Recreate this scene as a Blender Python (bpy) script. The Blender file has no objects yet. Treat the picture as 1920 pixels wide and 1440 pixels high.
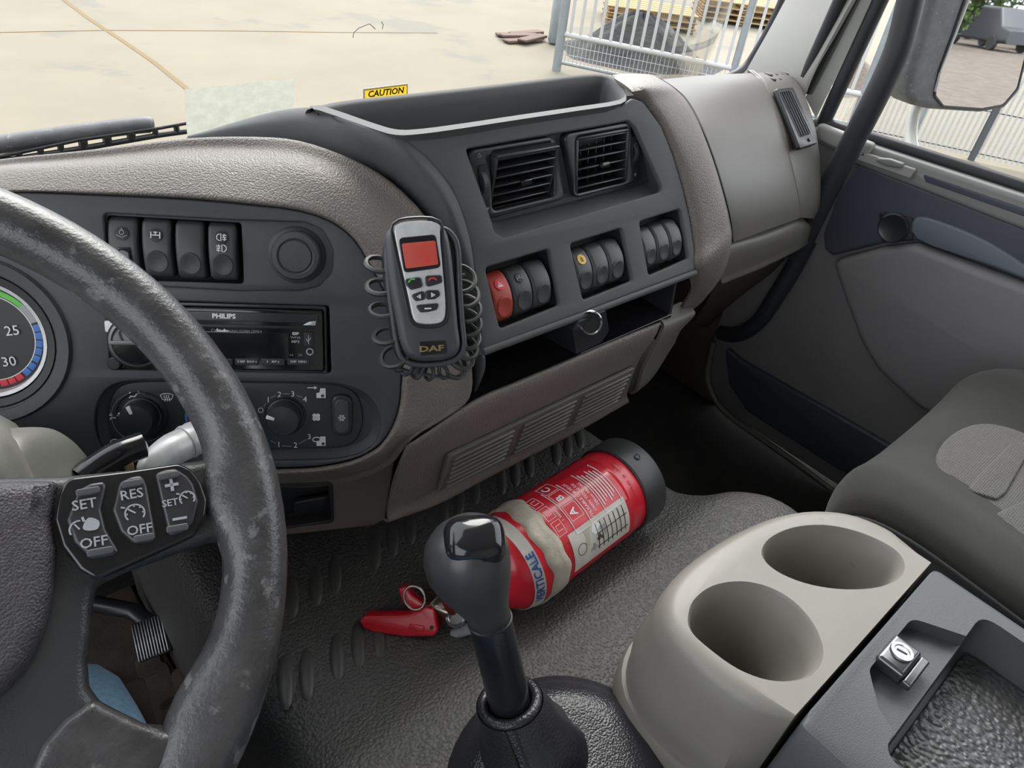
import bpy, bmesh, math, random
from math import sin, cos, pi, radians, sqrt, atan2
from mathutils import Vector, Matrix, geometry

random.seed(7)
S = bpy.context.scene
COL = S.collection
# ------------------------------------------------------------------ camera
YAW, PITCH, ROLL, FPX = radians(45.5), radians(36.7), radians(8.05), 1330.0
FW = Vector((sin(YAW)*cos(PITCH), cos(YAW)*cos(PITCH), -sin(PITCH)))
_r0 = Vector((cos(YAW), -sin(YAW), 0)); _u0 = _r0.cross(FW)
RT = _r0*cos(ROLL) + _u0*sin(ROLL)
UP = _u0*cos(ROLL) - _r0*sin(ROLL)
cam = bpy.data.cameras.new('camera'); camo = bpy.data.objects.new('camera', cam); COL.objects.link(camo)
M4 = Matrix.Identity(4)
for i in range(3):
    M4[i][0] = RT[i]; M4[i][1] = UP[i]; M4[i][2] = -FW[i]
camo.matrix_world = M4
cam.sensor_fit = 'HORIZONTAL'; cam.sensor_width = 36; cam.lens = FPX/1920*36
cam.clip_start = 0.02; cam.clip_end = 300
S.camera = camo
# ------------------------------------------------------------------ light: bright overcast sky + very soft sun
w = bpy.data.worlds.new('overcast_sky'); S.world = w; w.use_nodes = True
bg = w.node_tree.nodes['Background']
bg.inputs[0].default_value = (0.91, 0.955, 1.0, 1); bg.inputs[1].default_value = 3.1
sun = bpy.data.lights.new('sun', 'SUN'); sun.energy = 5.0; sun.angle = radians(40); sun.color = (1, .975, .94)
suno = bpy.data.objects.new('sun', sun); COL.objects.link(suno)
suno.rotation_euler = Vector((-.55, -.58, -.75)).to_track_quat('-Z', 'Y').to_euler()
S.view_settings.view_transform = 'Standard'
S.view_settings.look = 'None'
S.view_settings.exposure = 0.2
S.view_settings.gamma = 1
S.view_settings.use_curve_mapping = False

# ------------------------------------------------------------------ placing helpers (camera stands at the origin, z up, y forward)
def V(*a): return Vector(a)
def ray(px, py): return RT*((px-960)/FPX) - UP*((py-720)/FPX) + FW
def AX(px, py, x): d = ray(px, py); return d*(x/d.x)
def AY(px, py, y): d = ray(px, py); return d*(y/d.y)
def AZ(px, py, z): d = ray(px, py); return d*(z/d.z)
class Pan:
    """a flat working plane: origin o, axes U (right), V (up), N (towards the viewer)"""
    def __init__(s, o, U, Vv):
        s.o = o; s.U = U.normalized(); s.N = s.U.cross(Vv).normalized(); s.V = s.N.cross(s.U)
    def uv(s, px, py, n=0):
        d = ray(px, py); o = s.o + s.N*n
        p = d*(o.dot(s.N)/d.dot(s.N)) - o
        return (p.dot(s.U), p.dot(s.V))
    def pt(s, u, v, n=0): return s.o + s.U*u + s.V*v + s.N*n
    def px(s, x, y, n=0): return s.pt(*s.uv(x, y, n), n)
    def uvs(s, pts, n=0): return [s.uv(x, y, n) for x, y in pts]
    def M(s, u=0, v=0, n=0, rot=0):
        m = Matrix.Identity(4)
        U = s.U*cos(rot) + s.V*sin(rot); W = s.V*cos(rot) - s.U*sin(rot)
        p = s.pt(u, v, n)
        for i in range(3):
            m[i][0] = U[i]; m[i][1] = W[i]; m[i][2] = s.N[i]; m[i][3] = p[i]
        return m
def tilted(p, ang, tilt):
    a, t = radians(ang), radians(tilt)
    U = V(cos(a), -sin(a), 0); h = V(sin(a), cos(a), 0)
    return Pan(p, U, h*sin(t) + V(0, 0, cos(t)))
def frame(p, z, x=None):
    """matrix at p with local z along z"""
    z = z.normalized()
    if x is None: x = V(1, 0, 0) if abs(z.x) < .8 else V(0, 1, 0)
    y = z.cross(x).normalized(); x = y.cross(z)
    m = Matrix.Identity(4)
    for i in range(3):
        m[i][0] = x[i]; m[i][1] = y[i]; m[i][2] = z[i]; m[i][3] = p[i]
    return m
# ------------------------------------------------------------------ materials
MATS = {}
def mat(name, col, rough=.5, metal=0, bump=None, var=0, vscale=40, spec=.5, col2=None, wear=None, emit=None, alpha=None, coat=0, sheen=0, mapping=(1,1,1)):
    m = bpy.data.materials.new(name); m.use_nodes = True; MATS[name] = m
    nt = m.node_tree; N = nt.nodes; L = nt.links; b = N['Principled BSDF']
    b.inputs['Base Color'].default_value = (*col, 1); b.inputs['Roughness'].default_value = rough
    b.inputs['Metallic'].default_value = metal; b.inputs['Specular IOR Level'].default_value = spec
    b.inputs['Coat Weight'].default_value = coat; b.inputs['Coat Roughness'].default_value = .1
    if sheen: b.inputs['Sheen Weight'].default_value = sheen; b.inputs['Sheen Roughness'].default_value = .5
    tc = N.new('ShaderNodeTexCoord'); mp = N.new('ShaderNodeMapping'); mp.inputs['Scale'].default_value = mapping
    L.new(tc.outputs['Object'], mp.inputs[0]); co = mp.outputs[0]
    def noise(sc, det=4, ro=.6):
        n = N.new('ShaderNodeTexNoise'); n.inputs['Scale'].default_value = sc; n.inputs['Detail'].default_value = det
        n.inputs['Roughness'].default_value = ro; L.new(co, n.inputs['Vector']); return n
    def ramp(src, stops):
        r = N.new('ShaderNodeValToRGB'); e = r.color_ramp.elements
        while len(e) < len(stops): e.new(.5)
        for k, (p, c) in enumerate(stops): e[k].position = p; e[k].color = (*c, 1) if len(c) == 3 else c
        L.new(src, r.inputs[0]); return r
    cur = None
    if var:
        c2 = col2 or tuple(c*(1-var) for c in col)
        r = ramp(noise(vscale).outputs['Fac'], [(.35, c2), (.68, col)]); cur = r.outputs[0]
    if wear:     # (colour, scale, threshold, roughness) rubbed patches
        wc, ws, wt, wr = wear
        f = ramp(noise(ws, 8, .65).outputs['Fac'], [(wt, (0,0,0)), (wt+.05, (1,1,1))])
        mx = N.new('ShaderNodeMix'); mx.data_type = 'RGBA'
        L.new(f.outputs[0], mx.inputs[0])
        if cur: L.new(cur, mx.inputs[6])
        else: mx.inputs[6].default_value = (*col, 1)
        mx.inputs[7].default_value = (*wc, 1); cur = mx.outputs[2]
        mr = N.new('ShaderNodeMapRange'); L.new(f.outputs[0], mr.inputs[0]); mr.inputs[3].default_value = rough; mr.inputs[4].default_value = wr
        L.new(mr.outputs[0], b.inputs['Roughness'])
    if cur: L.new(cur, b.inputs['Base Color'])
    if bump:
        kind, sc, st, dist = bump
        if kind == 'grain':      # leather-like closed cells
            v = N.new('ShaderNodeTexVoronoi'); v.feature = 'SMOOTH_F1'; v.inputs['Scale'].default_value = sc; v.inputs['Smoothness'].default_value = .6
            nz = noise(sc*.35, 2); ad = N.new('ShaderNodeVectorMath'); ad.operation = 'MULTIPLY_ADD'
            L.new(nz.outputs['Color'], ad.inputs[0]); ad.inputs[1].default_value = (.9/sc,)*3; L.new(co, ad.inputs[2]); L.new(ad.outputs[0], v.inputs['Vector'])
            h = v.outputs['Distance']; inv = -1
        elif kind == 'weave':
            w1 = N.new('ShaderNodeTexVoronoi'); w1.inputs['Scale'].default_value = sc; w1.inputs['Randomness'].default_value = .12; L.new(co, w1.inputs['Vector'])
            h = w1.outputs['Distance']; inv = 1
        else:
            h = noise(sc, 3).outputs['Fac']; inv = 1
        bp = N.new('ShaderNodeBump'); bp.inputs['Strength'].default_value = st; bp.inputs['Distance'].default_value = dist; bp.invert = inv < 0
        L.new(h, bp.inputs['Height']); L.new(bp.outputs[0], b.inputs['Normal'])
    if emit:
        b.inputs['Emission Color'].default_value = (*emit[0], 1); b.inputs['Emission Strength'].default_value = emit[1]
    if alpha is not None: b.inputs['Alpha'].default_value = alpha
    return m
def glass(name, tint, refl):
    m = bpy.data.materials.new(name); m.use_nodes = True; MATS[name] = m
    nt = m.node_tree; N = nt.nodes; L = nt.links; N.remove(N['Principled BSDF'])
    t = N.new('ShaderNodeBsdfTransparent'); t.inputs[0].default_value = (*tint, 1)
    g = N.new('ShaderNodeBsdfGlossy'); g.inputs['Roughness'].default_value = .02
    fr = N.new('ShaderNodeFresnel'); fr.inputs[0].default_value = 1.25
    ml = N.new('ShaderNodeMath'); ml.operation = 'MULTIPLY'; ml.inputs[1].default_value = refl
    mx = N.new('ShaderNodeMixShader'); L.new(fr.outputs[0], ml.inputs[0]); L.new(ml.outputs[0], mx.inputs[0])
    L.new(t.outputs[0], mx.inputs[1]); L.new(g.outputs[0], mx.inputs[2]); L.new(mx.outputs[0], N['Material Output'].inputs[0])
    return m
mat('taupe', (.158, .138, .127), .5, bump=('grain', 640, .6, .0012), var=.08, vscale=9)
mat('taupe_smooth', (.118, .110, .100), .5, bump=('fine', 1500, .12, .0002), var=.06, vscale=12)
mat('taupe_dark', (.12, .10, .09), .6, bump=('grain', 700, .4, .0008), var=.1, vscale=8)
mat('black_panel', (.048, .049, .057), .5, bump=('fine', 1400, .35, .0004), var=.06, vscale=20)
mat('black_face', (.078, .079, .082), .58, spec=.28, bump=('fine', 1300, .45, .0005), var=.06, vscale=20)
mat('black_gloss', (.012, .012, .014), .12, var=.1, vscale=30)
mat('black_satin', (.022, .022, .025), .35, bump=('fine', 900, .1, .0003))
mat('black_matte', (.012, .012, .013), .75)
mat('switch_black', (.05, .05, .053), .45, bump=('fine', 1600, .2, .0003))
mat('switch_red', (.42, .05, .035), .45, bump=('fine', 1600, .15, .0003), var=.12, vscale=60)
mat('mark_white', (.75, .75, .75), .5)
mat('mark_grey', (.32, .32, .33), .5)
mat('mark_red', (.65, .03, .05), .5)
mat('mark_blue', (.05, .17, .5), .5)
mat('mark_green', (.12, .5, .06), .5)
mat('mark_yellow', (.7, .48, .1), .5)
mat('mark_dark', (.012, .012, .014), .5)
mat('gauge_face', (.03, .028, .03), .55)
mat('chrome_satin', (.6, .62, .64), .28, metal=1)
mat('chrome', (.75, .75, .76), .12, metal=1)
mat('nickel', (.42, .38, .32), .3, metal=1, var=.3, vscale=90)
mat('silver_paint', (.62, .62, .63), .38, metal=.2, var=.15, vscale=130, wear=((.2, .2, .21), 170, .70, .5))
mat('screen_red', (.30, .03, .02), .3, var=.5, vscale=25, col2=(.26, .09, .075), emit=((.6, .03, .02), .25))
mat('rubber_mat', (.070, .067, .065), .52, bump=('grain', 330, .7, .0020), var=.12, vscale=7)
mat('rubber', (.03, .03, .031), .45, bump=('fine', 600, .2, .0004))
mat('rim_leather', (.058, .057, .060), .30, bump=('fine', 330, .5, .0010), var=.45, vscale=42, wear=((.115, .113, .117), 55, .585, .24))
mat('wheel_plastic', (.030, .031, .033), .4, bump=('grain', 800, .3, .0006), var=.1, vscale=30)
mat('airbag_grain', (.042, .038, .044), .5, bump=('grain', 800, .5, .0012), var=.12, vscale=60)
mat('shroud', (.15, .148, .135), .42, bump=('fine', 900, .3, .0004), var=.12, vscale=20)
mat('leather', (.022, .022, .027), .33, bump=('grain', 520, .45, .001), var=.2, vscale=30)
mat('knob_leather', (.045, .045, .047), .33, bump=('fine', 700, .15, .0003), var=.2, vscale=25)
mat('lever_black', (.014, .015, .02), .2, var=.2, vscale=40, wear=((.05, .05, .06), 60, .70, .4))
mat('ext_red', (.66, .014, .032), .28, var=.15, vscale=25, coat=.2)
mat('lever_red', (.6, .008, .02), .3, coat=.2)
mat('paper', (.62, .6, .54), .7, var=.2, vscale=45, wear=((.4, .37, .31), 38, .66, .8))
mat('tape', (.52, .47, .38), .45, var=.25, vscale=60, bump=('fine', 130, .5, .002))
mat('console', (.205, .190, .170), .46, bump=('fine', 1200, .25, .0004), var=.12, vscale=10, wear=((.13, .118, .105), 28, .68, .55))
mat('storage', (.062, .065, .071), .45, bump=('fine', 900, .5, .0006), var=.05)
mat('storage_mat', (.045, .045, .047), .4, bump=('grain', 210, .65, .003))
mat('seat_fabric', (.0155, .0148, .0132), .95, bump=('fine', 900, .5, .0008), var=.28, vscale=14, sheen=.08, wear=((.032, .030, .027), 55, .70, .95))
mat('seat_mesh', (.07, .067, .062), .85, bump=('weave', 420, 1.0, .002), var=.1, vscale=60, sheen=.2)
mat('seat_side', (.02, .02, .022), .9, bump=('fine', 900, .4, .0007), sheen=.2)
mat('door_grey', (.195, .186, .192), .5, bump=('fine', 900, .3, .0004), var=.08, vscale=6)
mat('door_navy', (.055, .060, .082), .5, bump=('fine', 900, .3, .0004), var=.06)
mat('door_blue', (.12, .135, .17), .5, bump=('fine', 900, .3, .0004))
mat('gunmetal', (.13, .13, .137), .28, metal=.85)
mat('ledge_grey', (.2, .2, .195), .5, bump=('fine', 900, .3, .0004))
mat('gold_worn', (.30, .2, .07), .5, var=.5, vscale=400)
mat('pillar', (.30, .292, .28), .6, bump=('fine', 700, .3, .0005))
mat('body_white', (.5, .5, .47), .3, coat=.3)
mat('seal', (.014, .014, .017), .6)
mat('handle_dark', (.028, .03, .036), .5, bump=('fine', 700, .3, .0004))
mat('carpet_dark', (.018, .016, .014), .95, bump=('fine', 500, .6, .002), var=.3, vscale=30)
mat('floor_mat_brown', (.11, .082, .066), .8, bump=('fine', 300, .5, .001), var=.35, vscale=22)
mat('roof_lining', (.5, .49, .46), .9)
mat('jeans', (.11, .24, .36), .9, bump=('fine', 900, .7, .001), var=.35, vscale=220, sheen=.2)
mat('shoe', (.03, .025, .02), .6)
mat('aluminium', (.5, .5, .5), .35, metal=1, var=.3, vscale=80)
mat('concrete', (.178, .156, .115), .9, var=.12, vscale=.9, bump=('fine', 30, .2, .01), wear=((.138, .127, .104), .55, .56, .9))
mat('joint_sand', (.15, .105, .05), .95)
mat('gravel', (.15, .122, .10), .95, var=.35, vscale=3, bump=('fine', 12, .6, .05))
mat('galvanised', (.2, .222, .235), .5, metal=.2, var=.15, vscale=10)
mat('fence_white', (.36, .362, .36), .5, var=.1, vscale=8)
mat('dark_post', (.05, .055, .06), .6)
mat('soil', (.04, .04, .042), .95, var=.4, vscale=3, bump=('fine', 8, .8, .05))
mat('timber', (.34, .22, .085), .8, var=.3, vscale=9)
mat('timber_old', (.13, .08, .06), .85, var=.35, vscale=12)
mat('leaf', (.055, .10, .022), .7, var=.45, vscale=3)
mat('bark', (.12, .09, .06), .9, var=.3, vscale=10)
mat('van_paint', (.045, .05, .06), .3)
mat('mirror_shell', (.10, .105, .115), .55, var=.3, vscale=40, wear=((.22, .22, .22), 140, .62, .8), bump=('fine', 300, .3, .0008))
mat('mirror_glass', (.9, .9, .9), .015, metal=1)
mat('caution_yellow', (.6, .40, .015), .5)
mat('button_white', (.27, .28, .31), .5)
mat('mat_rib', (.062, .059, .057), .45, bump=('fine', 500, .2, .0005))
mat('old_sticker', (.47, .475, .41), .7, var=.16, vscale=70, alpha=.82, wear=((.56, .56, .5), 30, .66, .8))
def translucent(name, base):
    m = MATS[base].copy(); m.name = name; MATS[name] = m; N = m.node_tree.nodes; L = m.node_tree.links
    b = N['Principled BSDF']; b.inputs['Alpha'].default_value = 1
    t = N.new('ShaderNodeBsdfTranslucent'); mx = N.new('ShaderNodeMixShader'); mx.inputs[0].default_value = .6
    src = b.inputs['Base Color'].links
    if src: L.new(src[0].from_socket, t.inputs[0])
    else: t.inputs[0].default_value = b.inputs['Base Color'].default_value
    L.new(b.outputs[0], mx.inputs[1]); L.new(t.outputs[0], mx.inputs[2]); L.new(mx.outputs[0], N['Material Output'].inputs[0])
translucent('sticker_paper', 'old_sticker'); translucent('sticker_yellow', 'caution_yellow')
glass('windscreen_glass', (.95, .95, .94), .5)
glass('door_glass', (.95, .95, .945), .4)
glass('gauge_lens', (.96, .96, .96), .5)
# ------------------------------------------------------------------ mesh helpers
def mesh_from(verts, faces, name='m', ang=40, smooth=True):
    me = bpy.data.meshes.new(name); me.from_pydata([tuple(v) for v in verts], [], faces); me.update()
    bm = bmesh.new(); bm.from_mesh(me); bmesh.ops.recalc_face_normals(bm, faces=bm.faces); bm.to_mesh(me); bm.free()
    if smooth: soft(me, ang)
    return me
def soft(me, ang=40):
    for p in me.polygons: p.use_smooth = True
    me.set_sharp_from_angle(angle=radians(ang))
def from_bm(bm, ang=40):
    me = bpy.data.meshes.new('m'); bmesh.ops.recalc_face_normals(bm, faces=bm.faces); bm.to_mesh(me); bm.free(); soft(me, ang); return me
WM = {}
def link(name, data, m=None, parent=None, M=None):
    o = bpy.data.objects.new(name, data); COL.objects.link(o)
    M = M or Matrix.Identity(4)
    if parent is not None:
        o.parent = parent; o.matrix_parent_inverse = WM[parent].inverted()
    o.matrix_basis = M; WM[o] = M
    if m: 
        if not data.materials: data.materials.append(MATS[m])
        elif data.materials[0] != MATS[m]:
            data = data.copy(); data.materials[0] = MATS[m]; o.data = data
    return o
def part(name, me, m, parent, M=None, label=None):
    o = link(name, me, m, parent, M)
    if label: o['label'] = label
    return o
def thing(name, label, cat, loc=(0, 0, 0), group=None):
    o = link(name, None, None, None, Matrix.Translation(Vector(loc))); o.empty_display_size = .02
    o['label'] = label; o['category'] = cat
    if group: o['group'] = group
    return o
def solo(name, me, m, label, cat, M=None, group=None):
    o = link(name, me, m, None, M); o['label'] = label; o['category'] = cat
    if group: o['group'] = group
    return o
def struct(name, me=None, m=None, M=None, label=None, cat=None):
    o = link(name, me, m, None, M); o['kind'] = 'structure'
    if label: o['label'] = label
    if cat: o['category'] = cat
    return o
def box(sx, sy, sz, bev=0, seg=2, c=(0, 0, 0)):
    bm = bmesh.new(); bmesh.ops.create_cube(bm, size=1)
    for v in bm.verts: v.co = Vector((v.co.x*sx + c[0], v.co.y*sy + c[1], v.co.z*sz + c[2]))
    if bev: bmesh.ops.bevel(bm, geom=bm.edges[:], offset=min(bev, .49*min(sx, sy, sz)), segments=seg, profile=.5, affect='EDGES')
    return from_bm(bm, 50)
def cat(pts, n, closed=False):
    """Catmull-Rom resample"""
    P = [Vector(p) for p in pts]; L = len(P); out = []
    rng = L if closed else L-1
    for i in range(rng):
        if closed: a, b, c, d = P[i-1], P[i], P[(i+1) % L], P[(i+2) % L]
        else:
            b, c = P[i], P[i+1]; a = P[i-1] if i else b*2-c; d = P[i+2] if i+2 < L else c*2-b
        for k in range(n):
            t = k/n
            out.append(.5*((2*b) + (c-a)*t + (2*a-5*b+4*c-d)*t*t + (3*b-a-3*c+d)*t**3))
    if not closed: out.append(P[-1].copy())
    return out
def loft(rings, closed=True, caps=(False, False), ang=40):
    n = len(rings[0]); vs = [p for r in rings for p in r]; fs = []
    for i in range(len(rings)-1):
        for j in range(n if closed else n-1):
            a, b = i*n+j, i*n+(j+1) % n
            fs.append((a, b, b+n, a+n))
    if caps[0]: fs.append(tuple(range(n)))
    if caps[1]: fs.append(tuple(range((len(rings)-1)*n, len(rings)*n)))
    return mesh_from(vs, fs, ang=ang)
def lathe(prof, seg=32, ang=35, sx=1, sy=1):
    """profile (r,z) around local z; r=0 ends close"""
    rings = []
    for r, z in prof: rings.append([V(max(r, 1e-5)*cos(2*pi*k/seg)*sx, max(r, 1e-5)*sin(2*pi*k/seg)*sy, z) for k in range(seg)])
    return loft(rings, True, (prof[0][0] == 0, prof[-1][0] == 0), ang)
def tube(pts, r, seg=10, closed=False, caps=True, ang=50, flat=None):
    P = [Vector(p) for p in pts]; n = len(P)
    rr = r if isinstance(r, (list, tuple)) else [r]*n
    T = []
    for i in range(n):
        a = P[i-1] if (i or closed) else P[i]; b = P[(i+1) % n] if (i < n-1 or closed) else P[i]
        T.append((b-a).normalized())
    x = T[0].orthogonal().normalized(); rings = []
    for i in range(n):
        x = (x - T[i]*x.dot(T[i])).normalized(); y = T[i].cross(x)
        rings.append([P[i] + (x*cos(2*pi*k/seg) + y*sin(2*pi*k/seg))*rr[i] for k in range(seg)])
    if closed: rings.append(rings[0])
    return loft(rings, True, (caps and not closed,)*2, ang)
def patch(rows, su=5, sv=5, thick=.004, closed_v=False, ang=60):
    """smooth surface through a grid of control points; given a real thickness behind it (away from the camera)"""
    rows2 = [cat(r, sv, closed_v) for r in rows]
    cols = [cat([r[j] for r in rows2], su) for j in range(len(rows2[0]))]
    nu, nv = len(cols[0]), len(cols)
    g = [[cols[j][i] for j in range(nv)] for i in range(nu)]
    if not thick:
        return loft(g, closed_v, ang=ang)
    # normals
    nor = []
    for i in range(nu):
        row = []
        for j in range(nv):
            du = g[min(i+1, nu-1)][j] - g[max(i-1, 0)][j]; dv = g[i][min(j+1, nv-1)] - g[i][max(j-1, 0)]
            n = du.cross(dv); n = n.normalized() if n.length > 1e-12 else V(0, 0, 1)
            row.append(n)
        nor.append(row)
    mid = g[nu//2][nv//2]; s = -1 if nor[nu//2][nv//2].dot(-mid) > 0 else 1
    b = [[g[i][j] + nor[i][j]*s*thick for j in range(nv)] for i in range(nu)]
    vs = [p for r in g for p in r] + [p for r in b for p in r]; o = nu*nv; fs = []
    for i in range(nu-1):
        for j in range(nv-1):
            a = i*nv+j
            fs.append((a, a+1, a+nv+1, a+nv)); fs.append((o+a, o+a+nv, o+a+nv+1, o+a+1))
    for j in range(nv-1):
        fs.append((j, o+j, o+j+1, j+1)); a = (nu-1)*nv+j; fs.append((a, a+1, o+a+1, o+a))
    for i in range(nu-1):
        a = i*nv; fs.append((a, a+nv, o+a+nv, o+a)); a = i*nv+nv-1; fs.append((a, o+a, o+a+nv, a+nv))
    return mesh_from(vs, fs, ang=ang)
def rnd(pts, r, n=5):
    """round polygon corners; r one radius or one per corner"""
    P = [Vector((p[0], p[1])) for p in pts]; L = len(P); out = []
    for i in range(L):
        a, b, c = P[i-1], P[i], P[(i+1) % L]
        ri = r[i] if isinstance(r, (list, tuple)) else r
        d1 = (a-b); d2 = (c-b); l1, l2 = d1.length, d2.length
        if ri <= 0 or l1 < 1e-9 or l2 < 1e-9: out.append(b); continue
        d1 /= l1; d2 /= l2
        ang = math.acos(max(-1, min(1, d1.dot(d2))))
        t = min(ri/max(math.tan(ang/2), 1e-3), .48*l1, .48*l2)
        for k in range(n+1):
            s = k/n; p0 = b + d1*t; p2 = b + d2*t
            out.append(p0*(1-s)**2 + b*2*s*(1-s) + p2*s*s)
    return [(p.x, p.y) for p in out]
def rrect(cx, cy, w, h, r=0, n=4):
    q = [(cx-w/2, cy-h/2), (cx+w/2, cy-h/2), (cx+w/2, cy+h/2), (cx-w/2, cy+h/2)]
    return rnd(q, r, n) if r else q
def circ(cx, cy, r, n=28, ry=None): return [(cx + r*cos(2*pi*k/n), cy + (ry or r)*sin(2*pi*k/n)) for k in range(n)]
def arcband(cx, cy, r0, r1, a0, a1, n=14):
    A = [a0 + (a1-a0)*k/n for k in range(n+1)]
    return [(cx+r1*cos(a), cy+r1*sin(a)) for a in A] + [(cx+r0*cos(a), cy+r0*sin(a)) for a in reversed(A)]
def smooth2(pts, n=4, closed=True): return [(p.x, p.y) for p in cat([V(p[0], p[1], 0) for p in pts], n, closed)]
def area(p): return .5*sum(p[i-1][0]*p[i][1]-p[i][0]*p[i-1][1] for i in range(len(p)))
def plate(outer, holes=(), depth=.003, bevel=.0006, res=2, loops=None):
    """flat plate in local xy, front face at z=0, back at z=-depth; rounded edges"""
    cu = bpy.data.curves.new('c', 'CURVE'); cu.dimensions = '2D'; cu.fill_mode = 'BOTH'
    bevel = min(bevel, depth*.49)
    for loop in ([outer] if outer else []) + list(holes) + list(loops or []):
        sp = cu.splines.new('POLY'); sp.points.add(len(loop)-1); sp.use_cyclic_u = True
        for p, q in zip(sp.points, loop): p.co = (q[0], q[1], 0, 1)
    cu.extrude = max(depth/2-bevel, 1e-6); cu.bevel_depth = bevel; cu.bevel_resolution = res; cu.offset = -bevel
    ob = bpy.data.objects.new('c', cu); me = bpy.data.meshes.new_from_object(ob)
    bpy.data.objects.remove(ob); bpy.data.curves.remove(cu)
    for v in me.vertices: v.co.z -= depth/2
    bm = bmesh.new(); bm.from_mesh(me); bmesh.ops.remove_doubles(bm, verts=bm.verts, dist=1e-7); bm.to_mesh(me); bm.free()
    me.materials.clear(); soft(me, 35); return me
def text(s, size, depth=.0003, align='CENTER', bold=0, sx=1, shear=0):
    cu = bpy.data.curves.new('t', 'FONT'); cu.body = s; cu.size = size; cu.align_x = align; cu.align_y = 'CENTER'
    cu.extrude = depth/2; cu.offset = bold; cu.shear = shear; cu.resolution_u = 2
    ob = bpy.data.objects.new('t', cu); me = bpy.data.meshes.new_from_object(ob)
    bpy.data.objects.remove(ob); bpy.data.curves.remove(cu)
    for v in me.vertices: v.co.x *= sx; v.co.z -= depth/2
    me.materials.clear(); return me
def strokes(lines, wd, depth=.0003):
    """flat icon made of stroked polylines (local xy)"""
    bm = bmesh.new()
    for ln in lines:
        closed = len(ln) > 2 and ln[0] == ln[-1]
        P = [Vector((p[0], p[1])) for p in (ln[:-1] if closed else ln)]; n = len(P); L = []; R = []
        for i in range(n):
            a = P[i-1] if (i or closed) else P[i]; b = P[(i+1) % n] if (i < n-1 or closed) else P[i]
            t = (b-a).normalized() if (b-a).length > 1e-9 else Vector((1, 0)); q = Vector((-t.y, t.x))*wd/2
            L.append((P[i]+q)); R.append((P[i]-q))
        f = [bm.verts.new((p.x, p.y, 0)) for p in L]; g = [bm.verts.new((p.x, p.y, 0)) for p in R]
        for i in range(n if closed else n-1):
            j = (i+1) % n
            try: bm.faces.new((f[i], g[i], g[j], f[j]))
            except ValueError: pass
    ex = bmesh.ops.extrude_face_region(bm, geom=bm.faces[:])
    bmesh.ops.translate(bm, verts=[v for v in ex['geom'] if isinstance(v, bmesh.types.BMVert)], vec=(0, 0, -depth))
    me = bpy.data.meshes.new('i'); bmesh.ops.recalc_face_normals(bm, faces=bm.faces); bm.to_mesh(me); bm.free(); return me
def arc(cx, cy, r, a0, a1, n=12, ry=None): return [(cx + r*cos(a0+(a1-a0)*k/n), cy + (ry or r)*sin(a0+(a1-a0)*k/n)) for k in range(n+1)]
def boolean(o, cutters):
    """carve the cutter meshes (world space) out of object o and keep the plain result"""
    tmp = []
    for me in cutters:
        c = bpy.data.objects.new('cut', me); COL.objects.link(c); tmp.append(c)
        md = o.modifiers.new('b', 'BOOLEAN'); md.operation = 'DIFFERENCE'; md.object = c; md.solver = 'EXACT'
    dg = bpy.context.evaluated_depsgraph_get(); dg.update()
    me = bpy.data.meshes.new_from_object(o.evaluated_get(dg), depsgraph=dg)
    o.modifiers.clear(); ms = list(o.data.materials); o.data = me
    me.materials.clear()
    for m in ms: me.materials.append(m)
    for p in me.polygons: p.material_index = 0
    for c in tmp: bpy.data.objects.remove(c)
    soft(me, 35)
def offset(poly, d):
    """push a closed polygon outwards by d (plan view)"""
    s = 1 if area(poly) > 0 else -1; out = []; L = len(poly)
    for i in range(L):
        a, b, c = Vector(poly[i-1]), Vector(poly[i]), Vector(poly[(i+1) % L])
        t = (c-a); t = t.normalized() if t.length > 1e-9 else Vector((1, 0))
        out.append((b.x + t.y*d*s, b.y - t.x*d*s))
    return out
# ================================================================== THE CAB SHELL
GZ = -2.1      # yard level
FZ = -1.0      # cab floor
struct('floor', box(2.06, 1.9, .04, 0, c=(.36, -.03, FZ-.02)), 'carpet_dark', label='dark carpeted cab floor in the foot wells')
struct('wall_front', box(2.0, .04, .68, 0, c=(.33, .90, -.68)), 'carpet_dark', label='dark bulkhead under the dashboard')
struct('wall_rear', box(2.06, .05, 1.6, 0, c=(.36, -1.0, -.2)), 'roof_lining')
struct('ceiling', box(2.06, 1.65, .05, 0, c=(.36, -.2, .62)), 'roof_lining')
kw = struct('wall_right', box(.03, .27, .62, .004, c=(1.335, .745, -.69)), 'taupe_dark', label='dark kick panel ahead of the passenger door')
wl = struct('wall_left', box(.05, 1.6, .66, 0, c=(-.66, -.2, -.67)), 'door_grey')
part('roof_rail', box(.05, 1.6, .16, .01, c=(-.66, -.2, .53)), 'roof_lining', wl)
part('rear_post', box(.05, .35, .85, .01, c=(-.66, -.83, .05)), 'roof_lining', wl)
part('front_post', tube([(-.66, .84, -.36), (-.66, .58, .6)], .05, 10), 'pillar', wl)
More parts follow.
